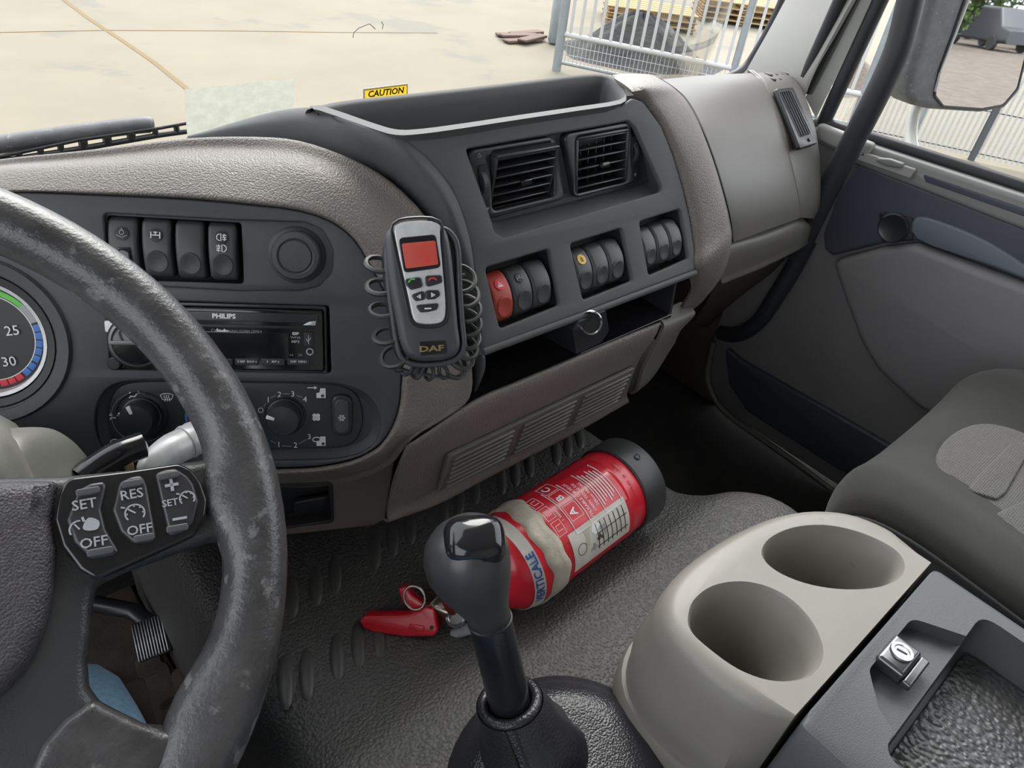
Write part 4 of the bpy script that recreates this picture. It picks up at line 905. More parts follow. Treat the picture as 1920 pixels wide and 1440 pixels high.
def sheet(w, h, t=.0005, nx=24):
    vs = []; fs = []
    for j in range(2):
        for i in range(nx+1): vs.append((-w/2 + w*i/nx, -h/2 + h*j, t))
    for j in range(2):
        for i in range(nx+1): vs.append((-w/2 + w*i/nx, -h/2 + h*j, -.0004))
    n = nx+1
    for i in range(nx): fs += [(i, i+1, n+i+1, n+i), (2*n+i, 3*n+i, 3*n+i+1, 2*n+i+1), (i, 2*n+i, 2*n+i+1, i+1), (n+i, n+i+1, 3*n+i+1, 3*n+i)]
    fs += [(0, n, 3*n, 2*n), (nx, 2*n+nx, 3*n+nx, n+nx)]
    return mesh_from(vs, fs, smooth=False)
def onfx(me, m, th, z, nm, par=None, lift=0, label=None): return part(nm, wrap(me, th, z, fr_+.0006+lift), m, par or fx, FM, label)
pap = onfx(sheet(.046, .092), 'paper', -.62, .116, 'inspection_label', label='torn white paper label with a ruled table')
for k in range(7): onfx(sheet(.030, .0005), 'mark_dark', -.60, .078 + k*.0075, 'ruled_line', pap, .0006)
for k in (-.011, .004): onfx(sheet(.0006, .052, nx=2), 'mark_dark', -.60 + k/fr_, .100, 'ruled_line', pap, .0006)
for k, (th_, z_, w_, m_) in enumerate(((-.45, .138, .010, 'tape'), (-.75, .132, .007, 'mark_grey'), (-.40, .124, .008, 'mark_white'), (-.62, .120, .006, 'timber_old'), (-.50, .112, .007, 'mark_grey'))): onfx(plate(smooth2([(w_*(.7+.5*sin(k*3+j*2.1))*cos(j*pi/4), w_*(.6+.4*cos(k+j*1.7))*sin(j*pi/4)) for j in range(8)], 2), depth=.0004, bevel=0), m_, th_, z_, 'torn_patch', pap, .0008)
onfx(strokes([arc(0, 0, .0065, 0, 2*pi, 20)], .0006), 'mark_dark', -.62, .149, 'drawn_circle', pap, .0007)
tl_ = part('text_label', wrap(sheet(.062, .110), .28, .120, fr_+.0002), 'ext_red', fx, FM, 'red label with white instruction text')
for s, z, h in (('UTILISABLE SUR FEUX', .120, .0054), ('1000V TENUE DE', .113, .0054), ('100cm NE PAS', .106, .0054)):
    onfx(text(s, h), 'mark_white', .26, z, 'label_text', tl_, .0006)
for k, z in enumerate((.098, .094, .090, .086, .082, .078)): onfx(sheet(.046 - .006*(k % 3), .0011), 'mark_white', .30, z, 'print_line', tl_, .0005)
for z in (.1015, .0735, .126, .150): onfx(sheet(.060, .0007), 'mark_white', .28, z, 'label_rule', tl_, .0005)
onfx(sheet(.0007, .077, nx=2), 'mark_white', .28 - .030/fr_, .112, 'label_rule', tl_, .0005)
for k, s in enumerate(('A', 'B', 'C')):
    onfx(text(s, .013, bold=.0003), 'mark_white', .12 + k*.38, .139, 'class_letter', tl_, .0006)
    onfx(strokes([[(-.009, -.009), (.009, -.009), (.009, .009), (-.009, .009), (-.009, -.009)]], .0006), 'mark_white', .14 + k*.38, .138, 'class_box', tl_, .0005)
onfx(text('I  VERR', .0045), 'mark_white', .22, .156, 'label_text', tl_, .0006)
for k in range(3): onfx(strokes([[(-.008, -.006), (.008, -.006), (.008, .006), (-.008, .006), (-.008, -.006)], [(-.003, -.004), (-.003, .003), (.003, .003), (.003, -.004)]], .0006), 'mark_white', .02 + k*.36, .166, 'picture_box', tl_, .0005)
onfx(text('. 12 . 02.450 . 24 . 100 6011 .', .0046), 'lever_red', .1, .050, 'embossed_text', None, .0004)
# tape wound round near the shoulder
tpm = lathe([(fr_+.0002, .172), (fr_+.0022, .173), (fr_+.0028, .180), (fr_+.0020, .189), (fr_+.0026, .196), (fr_+.0002, .198)], 60, 60)
for v in tpm.vertices:
    a = atan2(v.co.y, v.co.x); v.co.z += .003*sin(3*a+1) + .0015*sin(11*a); s_ = 1 + .012*sin(17*a)*max(0, sin(a*2+1)); v.co.x *= s_; v.co.y *= s_
part('adhesive_tape', tpm, 'tape', fx, FM, 'crumpled cream tape wound round the cylinder')
wl_ = part('instruction_band', lathe([(fr_+.0006, .206), (fr_*.995, .2075), (.0505, .2185), (.0500, .2185)], 60, 60), 'paper', fx, FM, 'white band with blue lettering')
bt = wrap(text('VERTICALE', .0125, bold=.0003), -.62, .2125, fr_-.0003); 
for v in bt.vertices:
    r = sqrt(v.co.x**2+v.co.y**2); tgt = fr_+.0012 - max(0, v.co.z-.2075)*.31; v.co.x *= tgt/r; v.co.y *= tgt/r
part('band_text', bt, 'mark_blue', wl_, FM)
# valve head
hd = fb + fd*.252
vh = part('valve_body', lathe([(.019, .236), (.019, .252), (.015, .254), (.015, .262), (.018, .264), (.018, .276), (.012, .280), (.012, .292), (0, .293)], 28), 'nickel', fx, FM, 'worn brass coloured valve head')
hs = ray(846, 1152)*.742
part('valve_port', tube([hs + V(.012, .02, -.012), hs + V(0, -.004, .004)], .0085, 20), 'nickel', vh)
part('port_ring', lathe([(.0098, -.004), (.0105, 0), (.0085, .002), (.0070, .001), (.0068, -.006), (0, -.006)], 24), 'chrome_satin', vh, frame(hs + V(-.002, -.010, .008), V(-.30, -.45, .85)))
part('valve_block', box(.030, .026, .030, .004), 'nickel', vh, Matrix.Translation(ray(832, 1138)*.748) @ Matrix.Rotation(.5, 4, 'Z'))
part('nozzle', tube([ray(850, 1188)*.748, ray(868, 1183)*.742, ray(892, 1172)*.736], [.0055, .0058, .0075], 14), 'mark_grey', vh)
EP = Pan(ray(750, 1170)*.735, (ray(815, 1185)*.735 - ray(690, 1165)*.742), V(0, .75, .66))
hp = EP.uvs([(676, 1162), (684, 1153), (764, 1151), (790, 1142), (800, 1134), (816, 1139), (823, 1181), (815, 1191), (765, 1192), (705, 1185), (682, 1175)])
hl = part('squeeze_lever', plate(rnd(hp, .003), depth=.020, bevel=.0025, res=3), 'lever_red', fx, EP.M(n=.004), 'bright red squeeze handle')
part('lever_hole', lathe([(.0022, 0), (.0022, .0006), (0, .0006)], 12), 'mark_dark', hl, EP.M(*EP.uv(811, 1174), .004))
part('lever_dent', plate(rrect(0, 0, .016, .006, .002), depth=.002, bevel=.0008), 'lever_red', hl, EP.M(*EP.uv(783, 1174), .0055))
hp2 = EP.uvs([(750, 1100), (762, 1096), (775, 1112), (800, 1130), (798, 1145), (775, 1140), (758, 1125)], -.02)
part('carry_lever', plate(rnd(hp2, .002), depth=.014, bevel=.0015), 'lever_red', fx, EP.M(n=-.012), 'dark red upper lever tip')
rg = ray(777, 1121)*.722; rm = frame(rg, V(-.55, -.5, .5))
part('pull_ring', tube([rm @ V(.0105*cos(a*pi/12), .0125*sin(a*pi/12), 0) for a in range(24)], .0014, 8, True), 'nickel', fx, None, 'brass wire safety ring')
part('ring_wire', tube(cat([rm @ V(.0105, 0, 0), ray(800, 1137)*.725, ray(815, 1125)*.73, ray(828, 1112)*.735], 5), .0011, 8), 'nickel', fx)

# ================================================================== PASSENGER SEAT
st = thing('passenger_seat', 'dark grey fabric passenger seat with woven centre panel', 'seat', (.93, -.12, FZ))
xs = [(.690, -.012, 0), (.694, -.003, 0), (.712, .009, 0), (.755, .012, 0), (.80, .002, .2), (.86, -.008, 1), (.93, -.010, 1), (1.0, -.008, 1), (1.06, .002, .2), (1.105, .012, 0), (1.15, .009, 0), (1.176, -.004, 0), (1.184, -.012, 0)]
prof = [(.105, -.645, 0), (.150, -.625, .3), (.166, -.60, .6), (.160, -.555, .9), (.135, -.528, 1), (.09, -.519, 1), (.02, -.522, 1), (-.1, -.532, 1), (-.25, -.542, 1), (-.42, -.548, 1)]
rows = []
for (y, z, k) in prof:
    rows.append([V(x, y - (.03*max(0, abs(x-.93)-.19)/.06 if k > 0 else .02), z + dz*k if dz > -.02 or k > .5 else z + dz*k) for x, dz, c in xs])
part('cushion', patch(rows, 4, 4, .01), 'seat_fabric', st, label='grey fabric cushion with raised bolsters')
for sx_ in (0, 1):
    def mx(x): return x if sx_ == 0 else 1.866-x
    e_ = [r[0 if sx_ == 0 else -1] for r in rows[1:]]
    side = [[p + V(0, 0, .001) for p in e_], [V(mx(.678), p.y, p.z-.018) for p in e_], [V(mx(.676), p.y-.01, p.z-.07) for p in e_], [V(mx(.70), p.y-.03, p.z-.095) for p in e_]]
    part('side_bolster', patch(side, 4, 3, .008), 'seat_side', st, None, 'darker side cloth of the seat')
    part('piping', tube(cat([V(mx(p.x-.001 if sx_ == 0 else 1.866-p.x-.001), p.y, p.z) for p in e_], 4), .0028, 8), 'seat_side', st)
SP = Pan(V(.93, -.03, -.528), V(1, 0, 0), V(0, 1, .04))
ins = smooth2(SP.uvs([(1757, 873), (1772, 826), (1822, 797), (1880, 799), (1945, 828), (1985, 890), (1990, 980), (1960, 1040), (1900, 1010), (1850, 975), (1795, 925)]), 4)
I0 = part('centre_insert', plate(ins, depth=.010, bevel=.004, res=3), 'seat_mesh', st, SP.M(n=.002), 'woven mesh insert in the seat centre')
part('insert_pad', plate(rnd(SP.uvs([(1811, 921), (1832, 893), (1895, 832), (1920, 829), (1928, 850), (1885, 925), (1868, 938)], .003), .008), depth=.006, bevel=.003, res=3), 'seat_mesh', I0, SP.M(n=.0055), 'raised tongue in the woven insert')
part('insert_pad', plate(rnd(SP.uvs([(1830, 975), (1870, 962), (1940, 930), (1980, 960), (1960, 1030), (1900, 1005)], .003), .008), depth=.006, bevel=.003, res=3), 'seat_mesh', I0, SP.M(n=.0055))
part('rear_insert', plate(rnd([(-.10, -.34), (.10, -.34), (.12, -.16), (.08, -.12), (-.08, -.12), (-.13, -.16)], .03), depth=.010, bevel=.004, res=3), 'seat_mesh', st, SP.M(n=.000))
part('seat_base', box(.33, .42, .30, .02, c=(.965, -.13, -.82)), 'seat_side', st)
bk = [[V(x, -.40 - .05*t - (.02 if abs(x-.93) < .15 else 0), -.58 + .75*t) for x in (.70, .72, .80, .93, 1.06, 1.14, 1.16)] for t in (0, .2, .5, .8, 1)]
part('backrest', patch(bk, 4, 4, .09), 'seat_fabric', st)

# ================================================================== CAR RADIO
rad = thing('car_radio', 'glossy black car radio with small white lettering in the dash', 'car radio', B.px(405, 640))
RW = rnd(B.uvs([(203, 585), (604, 577), (608, 690), (207, 688)], 0), .002)
u0, v1 = B.uv(203, 583); u1, v0 = B.uv(607, 689)
rc_ = ((u0+u1)/2, (v0+v1)/2); rw_, rh = u1-u0, .0535; rc_ = (rc_[0], B.uv(405, 636)[1])
fp = part('face_plate', plate(rrect(*rc_, rw_, rh, .002), depth=.014, bevel=.0012), 'black_gloss', rad, B.M(n=.001))
part('surround', plate(rrect(*rc_, rw_+.006, rh+.008, .003), [rrect(*rc_, rw_+.0006, rh+.0006, .002)], depth=.012, bevel=.001), 'black_satin', rad, B.M(n=-.002))
part('top_bar', plate(rrect(rc_[0], rc_[1]+rh*.37, rw_*.96, rh*.15, .0012), depth=.002, bevel=.0006), 'black_satin', fp, B.M(n=.0022))
part('disc_slot', plate(rrect(rc_[0]+.02, rc_[1]+rh*.22, rw_*.68, .0022, .0005), depth=.0006, bevel=.0001), 'mark_dark', fp, B.M(n=.0014))
def rtext(s, x, y, sz, m='mark_white', **k): u, v = B.uv(x, y, .002); part('lettering', text(s, sz, **k), m, fp, B.M(u, v, .0026 if y < 600 else .0016))
rtext('PHILIPS', 420, 593, .0056, bold=.00018, sx=1.05)
rtext('Car', 395, 620, .0038, 'mark_grey', align='LEFT'); rtext('Studio', 405, 620, .0038, align='LEFT', bold=.00012); rtext('AUDIO SYSTEM CEM210', 427, 621, .0026, 'mark_grey', align='LEFT')
rtext('ESP', 554, 626, .0031, 'mark_white', bold=.0001, sx=1.2); rtext('WMA', 554, 633.5, .0031, 'mark_grey', sx=1.1); rtext('MP3', 554, 641, .0032, 'mark_grey', bold=.0001, sx=1.2)
rtext('A.S', 546, 666, .0022, 'mark_grey'); rtext('(O)', 563, 666, .0022, 'mark_grey')
part('display', plate(rrect(rc_[0]+.012, rc_[1]-rh*.10, rw_*.52, rh*.46, .001), depth=.0006, bevel=.0001), 'black_gloss', fp, B.M(n=.0016), 'dark display window')
u, v = B.uv(579, 636, .001); part('usb_cover', plate(rrect(0, 0, .0075, .0125, .0012), depth=.002, bevel=.0005), 'black_satin', fp, B.M(u, v, .0026), 'small port cover with white symbol')
part('usb_symbol', strokes([[(0, -.004), (0, .004)], [(0, -.001), (.0016, .001), (.0016, .002)], [(0, -.002), (-.0016, -.0005), (-.0016, .001)]], .0004), 'mark_white', fp, B.M(u, v, .0030))
u, v = B.uv(581, 659, .001); part('headphone_jack', lathe([(.0032, 0), (.0032, .0014), (.0022, .0014), (.002, -.001), (0, -.001)], 18), 'chrome_satin', fp, B.M(u, v, .001))
for (x, s, wd) in ((447, '3 REP', .0195), (488, 'SHUF 4', .0195), (531, '5', .0), (520, '', 0)):
    pass
for x0_, x1_, s in ((395, 438, '1   2'), (440, 487, '3 REP  SHUF 4'), (489, 535, '5    INT 6'), (538, 582, 'DISP  MENU')):
    a, v = B.uv(x0_, 678, .001); b, v2 = B.uv(x1_, 678, .001)
    kb = part('preset_key', plate(rrect((a+b)/2, v, b-a-.0008, .0058, .001), depth=.002, bevel=.0005), 'black_satin', fp, B.M(n=.0022))
    u, v = B.uv((x0_+x1_)/2, 678, .002); part('lettering', text(s, .0026), 'mark_white', fp, B.M(u, v, .0027))
u, v = B.uv(580, 606, .001); part('eject_key', plate(rnd([(-.006, -.002), (.005, -.002), (.006, .0025), (0, .0015)], .0006), depth=.002, bevel=.0005), 'chrome_satin', fp, B.M(u, v, .0024))
u, v = B.uv(258, 640, .001); vk = part('volume_knob', lathe([(.0225, 0), (.0225, .004), (.0205, .006), (.0185, .0062), (.0175, .005), (.017, .009), (.0155, .0105), (0, .011)], 40), 'gunmetal', fp, B.M(u, v, .001), 'silver ringed volume knob')
part('knob_face', lathe([(.0158, .0), (.0158, .0108), (.014, .0118), (0, .012)], 36), 'black_gloss', fp, B.M(u, v, .001))
part('knob_bar', plate(rrect(0, 0, .036, .0036, .001), depth=.002, bevel=.0005), 'gunmetal', fp, B.M(u, v+.001, .0138))
part('release_key', plate(rrect(0, 0, .012, .010, .002), depth=.003, bevel=.001), 'silver_paint', fp, B.M(*B.uv(212, 612, .001), .003))
part('source_key', lathe([(.0055, 0), (.0055, .002), (.0045, .003), (0, .003)], 20), 'black_satin', fp, B.M(*B.uv(215, 681, .001), .001))

# ================================================================== PHONE HANDSET, CRADLE, CORD
h0 = tilted(ray(795, 560)*.553, 24, 32)
hV = h0.px(796, 415) - h0.px(812, 690); H = Pan(h0.o, hV.cross(h0.N), hV)
hbase = H.px(810, 690, -.03)
crd = thing('phone_cradle', 'black plastic cradle fixed to the dash behind the handset', 'cradle', hbase)
cro = smooth2(H.uvs([(722, 470), (735, 440), (770, 428), (825, 425), (850, 440), (861, 470), (864, 540), (868, 600), (872, 645), (864, 668), (845, 681), (812, 687), (775, 686), (752, 675), (741, 650), (733, 600), (724, 530)], -.010), 4)
part('cradle_shell', plate(cro, depth=.022, bevel=.005, res=3), 'black_satin', crd, H.M(n=-.010))
part('cradle_lip', tube([H.pt(a, b, -.008) for a, b in offset(cro, -.0015)], .0024, 8, True), 'black_panel', crd)
part('mount_arm', tube([H.pt(0, -.01, -.025), H.pt(.002, -.012, -.05), V(.31, .445, -.345)], [.018, .016, .018], 16), 'black_satin', crd)
hs_ = thing('phone_handset', 'black and silver phone handset with a red screen in its cradle', 'phone', H.px(815, 680))
ho = smooth2(H.uvs([(725, 470), (727, 438), (742, 421), (777, 412), (818, 416), (838, 432), (848, 470), (855, 540), (861, 610), (865, 648), (855, 668), (833, 676), (812, 678), (785, 677), (764, 666), (752, 640), (742, 590), (731, 530)]), 4)
part('body', plate(ho, depth=.022, bevel=.006, res=4), 'black_panel', hs_, H.M())
sf = smooth2(H.uvs([(741, 424), (777, 414), (820, 419), (825, 455), (831, 520), (835, 575), (831, 600), (815, 607), (790, 607), (775, 598), (766, 560), (757, 520), (744, 462)]), 3)
sfo = part('silver_fascia', plate(sf, depth=.003, bevel=.001), 'silver_paint', hs_, H.M(n=.0018), 'scratched silver front of the handset')
part('rail', tube([H.pt(a, b, .0006) for a, b in offset(sf, .0022)], .0012, 6, True), 'black_satin', hs_)
part('screen_frame', plate(rnd(H.uvs([(747, 446), (817, 439), (827, 502), (757, 512)], .002), .004), depth=.002, bevel=.0006), 'black_gloss', sfo, H.M(n=.0026))
part('screen', plate(rnd(H.uvs([(753, 457), (816, 451), (822, 496), (761, 504)], .0026), .0015), depth=.001, bevel=.0002), 'screen_red', sfo, H.M(n=.0032), 'red lit display')
keys = [([(759, 523), (788, 519), (793, 538), (771, 544), (762, 535)], 'green call key', 'call'), ([(797, 517), (828, 515), (830, 530), (803, 538), (798, 534)], 'red hang-up key', 'hang'), ([(770, 553), (795, 544), (798, 562), (779, 565)], 'left arrow key', 'left'), ([(797, 544), (823, 544), (826, 554), (815, 561), (799, 562)], 'right arrow key', 'right'), ([(778, 572), (824, 568), (819, 581), (803, 585), (788, 586)], 'long minus key', 'minus')]
for pxs, lab, ic in keys:
    ko = part('key', plate(rnd(H.uvs(pxs, .003), .0025), depth=.003, bevel=.0008), 'black_satin', sfo, H.M(n=.0036), lab)
    cx = sum(p[0] for p in pxs)/len(pxs); cy = sum(p[1] for p in pxs)/len(pxs); u, v = H.uv(cx, cy, .0038)
    ln = {'call': [arc(0, 0, .0035, .4, 2.2, 8)], 'hang': [arc(0, -.0012, .0035, .5, 2.64, 8)], 'left': [[(.0012, .0014), (-.0014, 0), (.0012, -.0014), (.0012, .0014)], [(.0002, 0), (.001, 0)]], 'right': [[(-.0012, .0014), (.0014, 0), (-.0012, -.0014), (-.0012, .0014)], [(-.001, 0), (-.0002, 0)]], 'minus': [[(-.0026, 0), (.0026, 0)]]}[ic]
    part('key_symbol', strokes(ln, .0010), {'call': 'mark_green', 'hang': 'mark_red'}.get(ic, 'mark_white'), sfo, H.M(u, v, .0040, .7 if ic == 'call' else 0))
lgp = part('badge', plate(rnd(H.uvs([(786, 641), (836, 638), (838, 663), (788, 667)], .001), .001), depth=.002, bevel=.0004), 'black_gloss', hs_, H.M(n=.0012), 'small black badge with worn gold letters')
u, v = H.uv(809, 654, .0014); part('badge_letters', text('DAF', .0062, bold=.0002, sx=1.7), 'gold_worn', hs_, H.M(u, v, .0017))
# spiral cord wound behind the cradle
def coil(path, rad_, turns, wire, nrm):
    P = cat(path, 14); n = len(P); out_ = []; m = turns*16
    for i in range(m+1):
        f = i/m*(n-1); k = min(int(f), n-2); p = P[k].lerp(P[k+1], f-k); t = (P[k+1]-P[k]).normalized()
        a = (nrm - t*nrm.dot(t)).normalized(); b = t.cross(a); w_ = 2*pi*i/16
        out_.append(p + (a*cos(w_)*.7 + b*sin(w_) + t*cos(w_)*.75)*rad_*(1+.10*sin(i*.31)))
    return tube(out_, wire, 6)
hp_ = lambda q, n=-.018: [H.px(x, y, n) for x, y in q]
cd = thing('spiral_cord', 'coiled black cord looped around the phone cradle', 'cord', hbase)
part('coil', coil(hp_([(722, 486), (720, 530), (722, 570), (728, 615), (742, 655), (760, 682)]), .0135, 5, .0021, H.N), 'rubber', cd)
part('coil', coil(hp_([(760, 684), (785, 694), (815, 698), (848, 688)]), .0070, 4, .0016, H.N), 'rubber', cd)
part('coil', coil(hp_([(866, 500), (872, 540), (876, 575), (879, 610), (877, 645), (866, 668), (850, 688)]), .0100, 8, .0020, H.N), 'rubber', cd)
pw = H.px(726, 688, -.014); pe = H.px(752, 692, -.014); p3_ = H.px(775, 697, -.014)
part('plug', tube([pe, pe.lerp(pw, .45)], .0034, 10), 'rubber', cd); part('plug_tip', tube([pe.lerp(pw, .45), pw], .0012, 8), 'nickel', cd, label='thin metal plug tip')
part('plug_lead', tube(cat([pe, p3_, H.px(830, 707, -.014), H.px(860, 705, -.014), H.px(868, 690, -.014), H.px(850, 680, -.016)], 6), .0013, 7), 'rubber', cd)
# ================================================================== STEERING WHEEL
TAU = radians(51.5); wc = V(-.100, .342, -.295)
Wn = Pan(wc, V(1, 0, 0), V(0, sin(TAU), cos(TAU)))
sw = thing('steering_wheel', 'worn black leather steering wheel with cruise control buttons', 'steering wheel', wc)
rim_r, rim_t = .208, .0178
_su = Wn.uv(425, 935); _sl = Wn.uv(395, 1345)
SPA = [(atan2(_su[1], _su[0]), .013, .10), (atan2(_sl[1], _sl[0]), .010, .17)]; SPA += [(pi-q_[0], q_[1], q_[2]) for q_ in SPA]
rings = []
for i in range(112):
    a = 2*pi*i/112; ring = []
    for k in range(24):
        b = 2*pi*k/24; r = rim_r + rim_t*cos(b) - max(0, -cos(b))**1.5*sum(amp_*math.exp(-((a-a_s+pi) % (2*pi)-pi)**2/wd_s**2) for a_s, amp_, wd_s in SPA); ring.append(V(r*cos(a), r*sin(a), rim_t*sin(b)*1.05))
    rings.append(ring)
rings.append(rings[0])
part('rim', loft(rings, True, ang=80), 'rim_leather', sw, Wn.M(), 'worn leather rim with rubbed shiny patches')
sp_px = [(-420, 905), (-200, 900), (0, 893), (120, 890), (250, 878), (370, 861), (430, 850), (455, 900), (455, 985), (425, 1012), (400, 1012), (330, 1036), (240, 1068), (182, 1096), (175, 1130), (172, 1190), (164, 1240), (168, 1290), (188, 1318), (230, 1340), (275, 1362), (330, 1366), (365, 1330), (410, 1300), (470, 1330), (430, 1430), (360, 1530), (230, 1660), (0, 1780), (-420, 1850)]
def both(pxs, n): h_ = [q for q in Wn.uvs(pxs, n)]; return h_[1:-1] + [(-a_, b_) for a_, b_ in reversed(h_[1:-1])]
spk = part('spokes', plate(rnd(both(sp_px, .004), .006, 4), depth=.026, bevel=.008, res=4), 'wheel_plastic', sw, Wn.M(n=.006), 'dark plastic spokes of the wheel')
ab_px = [(-420, 915), (-150, 905), (40, 897), (110, 897), (104, 930), (97, 975), (106, 1030), (100, 1110), (84, 1180), (52, 1250), (10, 1300), (-60, 1350), (-180, 1400), (-420, 1440)]
part('airbag_cover', plate(rnd(both(ab_px, .014), .012, 4), depth=.03, bevel=.010, res=4), 'airbag_grain', sw, Wn.M(n=.016), 'grained dark hub cover')
lt_px = [(55, 1450), (80, 1395), (120, 1350), (176, 1310), (200, 1326), (255, 1353), (310, 1372), (360, 1380), (395, 1420), (330, 1530), (150, 1640), (20, 1600)]
part('lower_trim', plate(rnd(Wn.uvs(lt_px, .009), .006, 4), depth=.016, bevel=.005, res=4), 'rim_leather', sw, Wn.M(n=.0095), 'smooth worn trim on the lower spoke')
pod_px = [(125, 896), (240, 882), (335, 868), (360, 880), (378, 903), (390, 937), (386, 968), (366, 1005), (280, 1044), (181, 1088), (150, 1070), (116, 1025), (101, 975), (108, 930)]
pod = part('button_pod', plate(rnd(Wn.uvs(pod_px, .012), .006, 4), depth=.016, bevel=.0025, res=3), 'black_gloss', sw, Wn.M(n=.013), 'glossy black pod of cruise control buttons')
part('button_pod', plate(rnd([(-a_, b_) for a_, b_ in reversed(Wn.uvs(pod_px, .012))], .006, 4), depth=.016, bevel=.0025, res=3), 'black_gloss', sw, Wn.M(n=.013), 'glossy black pod on the left spoke')
part('lower_trim', plate(rnd([(-a_, b_) for a_, b_ in reversed(Wn.uvs(lt_px, .009))], .006, 4), depth=.016, bevel=.005, res=4), 'rim_leather', sw, Wn.M(n=.0095))
cols = [[(147, 918), (170, 906), (195, 902), (200, 913), (190, 955), (199, 993), (224, 1034), (214, 1042), (174, 1049), (140, 1017), (125, 975)], [(224, 904), (246, 894), (267, 890), (276, 910), (294, 1010), (285, 1017), (251, 1019), (226, 997), (211, 957)], [(290, 887), (312, 880), (330, 878), (352, 892), (363, 907), (373, 940), (362, 984), (340, 1000), (318, 1007)]]
for c, lab in zip(cols, ('button column with speed limiter marks', 'button column marked with resume and off', 'button column with plus and minus')):
    kk = part('button', plate(rnd(Wn.uvs(c, .015), .004, 4), depth=.006, bevel=.002, res=3), 'black_satin', sw, Wn.M(n=.0155), lab)
def wmark(me, x, y, m='button_white', rot=0.0, n=.0159): u, v = Wn.uv(x, y, n); part('marking', me, m, pod, Wn.M(u, v, n, rot))
wr = radians(-3)
def upr(x, y): a = Wn.uv(x-20, y+3.5, .0159); b = Wn.uv(x+20, y-3.5, .0159); return atan2(b[1]-a[1], b[0]-a[0])
for s, x, y, sz in (('SET', 158, 946, .0072), ('OFF', 176, 1017, .0072), ('RES', 247, 927, .0072), ('OFF', 262, 993, .0070), ('SET', 319, 943, .0052)): wmark(text(s, sz, bold=.00008), x, y, rot=upr(x, y))
wmark(strokes([[(-.0034, 0), (.0034, 0)], [(0, -.0034), (0, .0034)]], .0016), 322, 909, rot=upr(322, 909)); wmark(strokes([[(-.0036, 0), (.0036, 0)]], .0014), 337, 972, rot=upr(337, 972))
gs = [arc(0, 0, .0046, -.7, pi+.7, 18)] + [[(.0034*cos(a), .0034*sin(a)), (.0046*cos(a), .0046*sin(a))] for a in (0, .8, 1.57, 2.35, pi)] + [[(.0003, 0), (-.0034, .0030)], [(-.0062, .0042), (-.0042, .0036)]]
wmark(strokes(gs, .0008), 253, 962, rot=upr(253, 962)); wmark(strokes([[(a*.82, b*.82) for a, b in l] for l in gs], .0008), 351, 934, rot=upr(351, 934))
wmark(strokes([arc(-.001, -.001, .0044, 1.4, pi+.5, 10), [(-.001, -.001), (-.003, .002)]], .0008), 153, 988, rot=upr(153, 988)); wmark(plate(smooth2([(-.002, -.001), (.001, .0035), (.0055, .001), (.0045, -.003), (0, -.003)], 3), depth=.0004, bevel=0), 163, 984, rot=upr(163, 984))
wmark(strokes([[(0, -.0012), (0, .0014)]], .0012), 156, 974)
for x, y, w_ in ((165, 921, .011), (188, 1034, .012), (248, 906, .010), (270, 1008, .010), (316, 891, .011), (333, 990, .011)): wmark(plate(rrect(0, 0, w_, .0040, .0015), depth=.0016, bevel=.0007), x, y, 'black_panel', upr(x, y), .0166)
# ---- steering column: shroud, stalks, key
sc_ = thing('steering_column', 'grey plastic steering column shroud with control stalks behind the wheel', 'steering column', (-.1, .55, -.6))
cdn = V(0, cos(TAU)*1.0, -sin(TAU)).normalized()
cd0 = wc + cdn*.05
def sring(c, hw, hh, z=0): 
    up_ = V(0, sin(TAU), cos(TAU)); return [c + V(1, 0, 0)*a + up_*b for a, b in rnd([(-hw, -hh), (hw, -hh), (hw, hh), (-hw, hh)], min(hw, hh)*.55, 6)]
part('shroud', loft([sring(cd0, .085, .05), sring(cd0 + cdn*.008, .105, .066), sring(cd0 + cdn*.10 + V(0, .02, .01), .118, .078), sring(cd0 + cdn*.24 + V(0, .05, .02), .110, .075)], True, (True, True), 60), 'shroud', sc_, None, 'grey plastic column shroud')
part('shroud_top', patch([[AY(-140, 835, .47), AY(-60, 812, .47), AY(30, 802, .47), AY(92, 803, .47), AY(130, 822, .465), AY(158, 850, .46), AY(192, 895, .45)], [AY(-140, 880, .44), AY(-60, 850, .44), AY(10, 832, .44), AY(45, 836, .438), AY(70, 858, .435), AY(85, 885, .43), AY(100, 930, .42)], [AY(-140, 960, .40), AY(-60, 940, .40), AY(10, 940, .40), AY(30, 940, .40), AY(40, 950, .40), AY(50, 960, .40), AY(60, 990, .40)]], 5, 4, .004), 'shroud', sc_, None, 'pale upper edge of the shroud')
part('light_stalk', tube(cat([AY(300, 905, .445), AY(285, 878, .452), AY(312, 850, .458), AY(345, 832, .464), AY(372, 818, .468), AY(410, 800, .475)], 5), [.0095 + .0035*min(1, k/12) for k in range(26)], 16), 'silver_paint', sc_, None, 'silver grey stalk with faint symbols')
part('stalk_grip', tube([AY(346, 831, .4635), AY(352, 828, .4645), AY(358, 825, .4655), AY(364, 822, .4665), AY(370, 819, .468)], [.0136, .0142, .0136, .0142, .0136], 18), 'silver_paint', sc_)
part('column_lever', tube(cat([AY(150, 900, .44), AY(185, 874, .445), AY(225, 850, .448), AY(262, 836, .45), AY(275, 832, .45)], 5), [.010]*18 + [.009, .0075, .004], 14), 'black_gloss', sc_, None, 'shiny black column lever')
part('ignition_key', box(.022, .006, .016, .002), 'black_satin', sc_, Matrix.Translation(AY(262, 862, .47)) @ Matrix.Rotation(.4, 4, 'Y'), 'black ignition key')
part('key_tag', box(.006, .003, .008, .001), 'timber', sc_, Matrix.Translation(AY(243, 876, .455)))

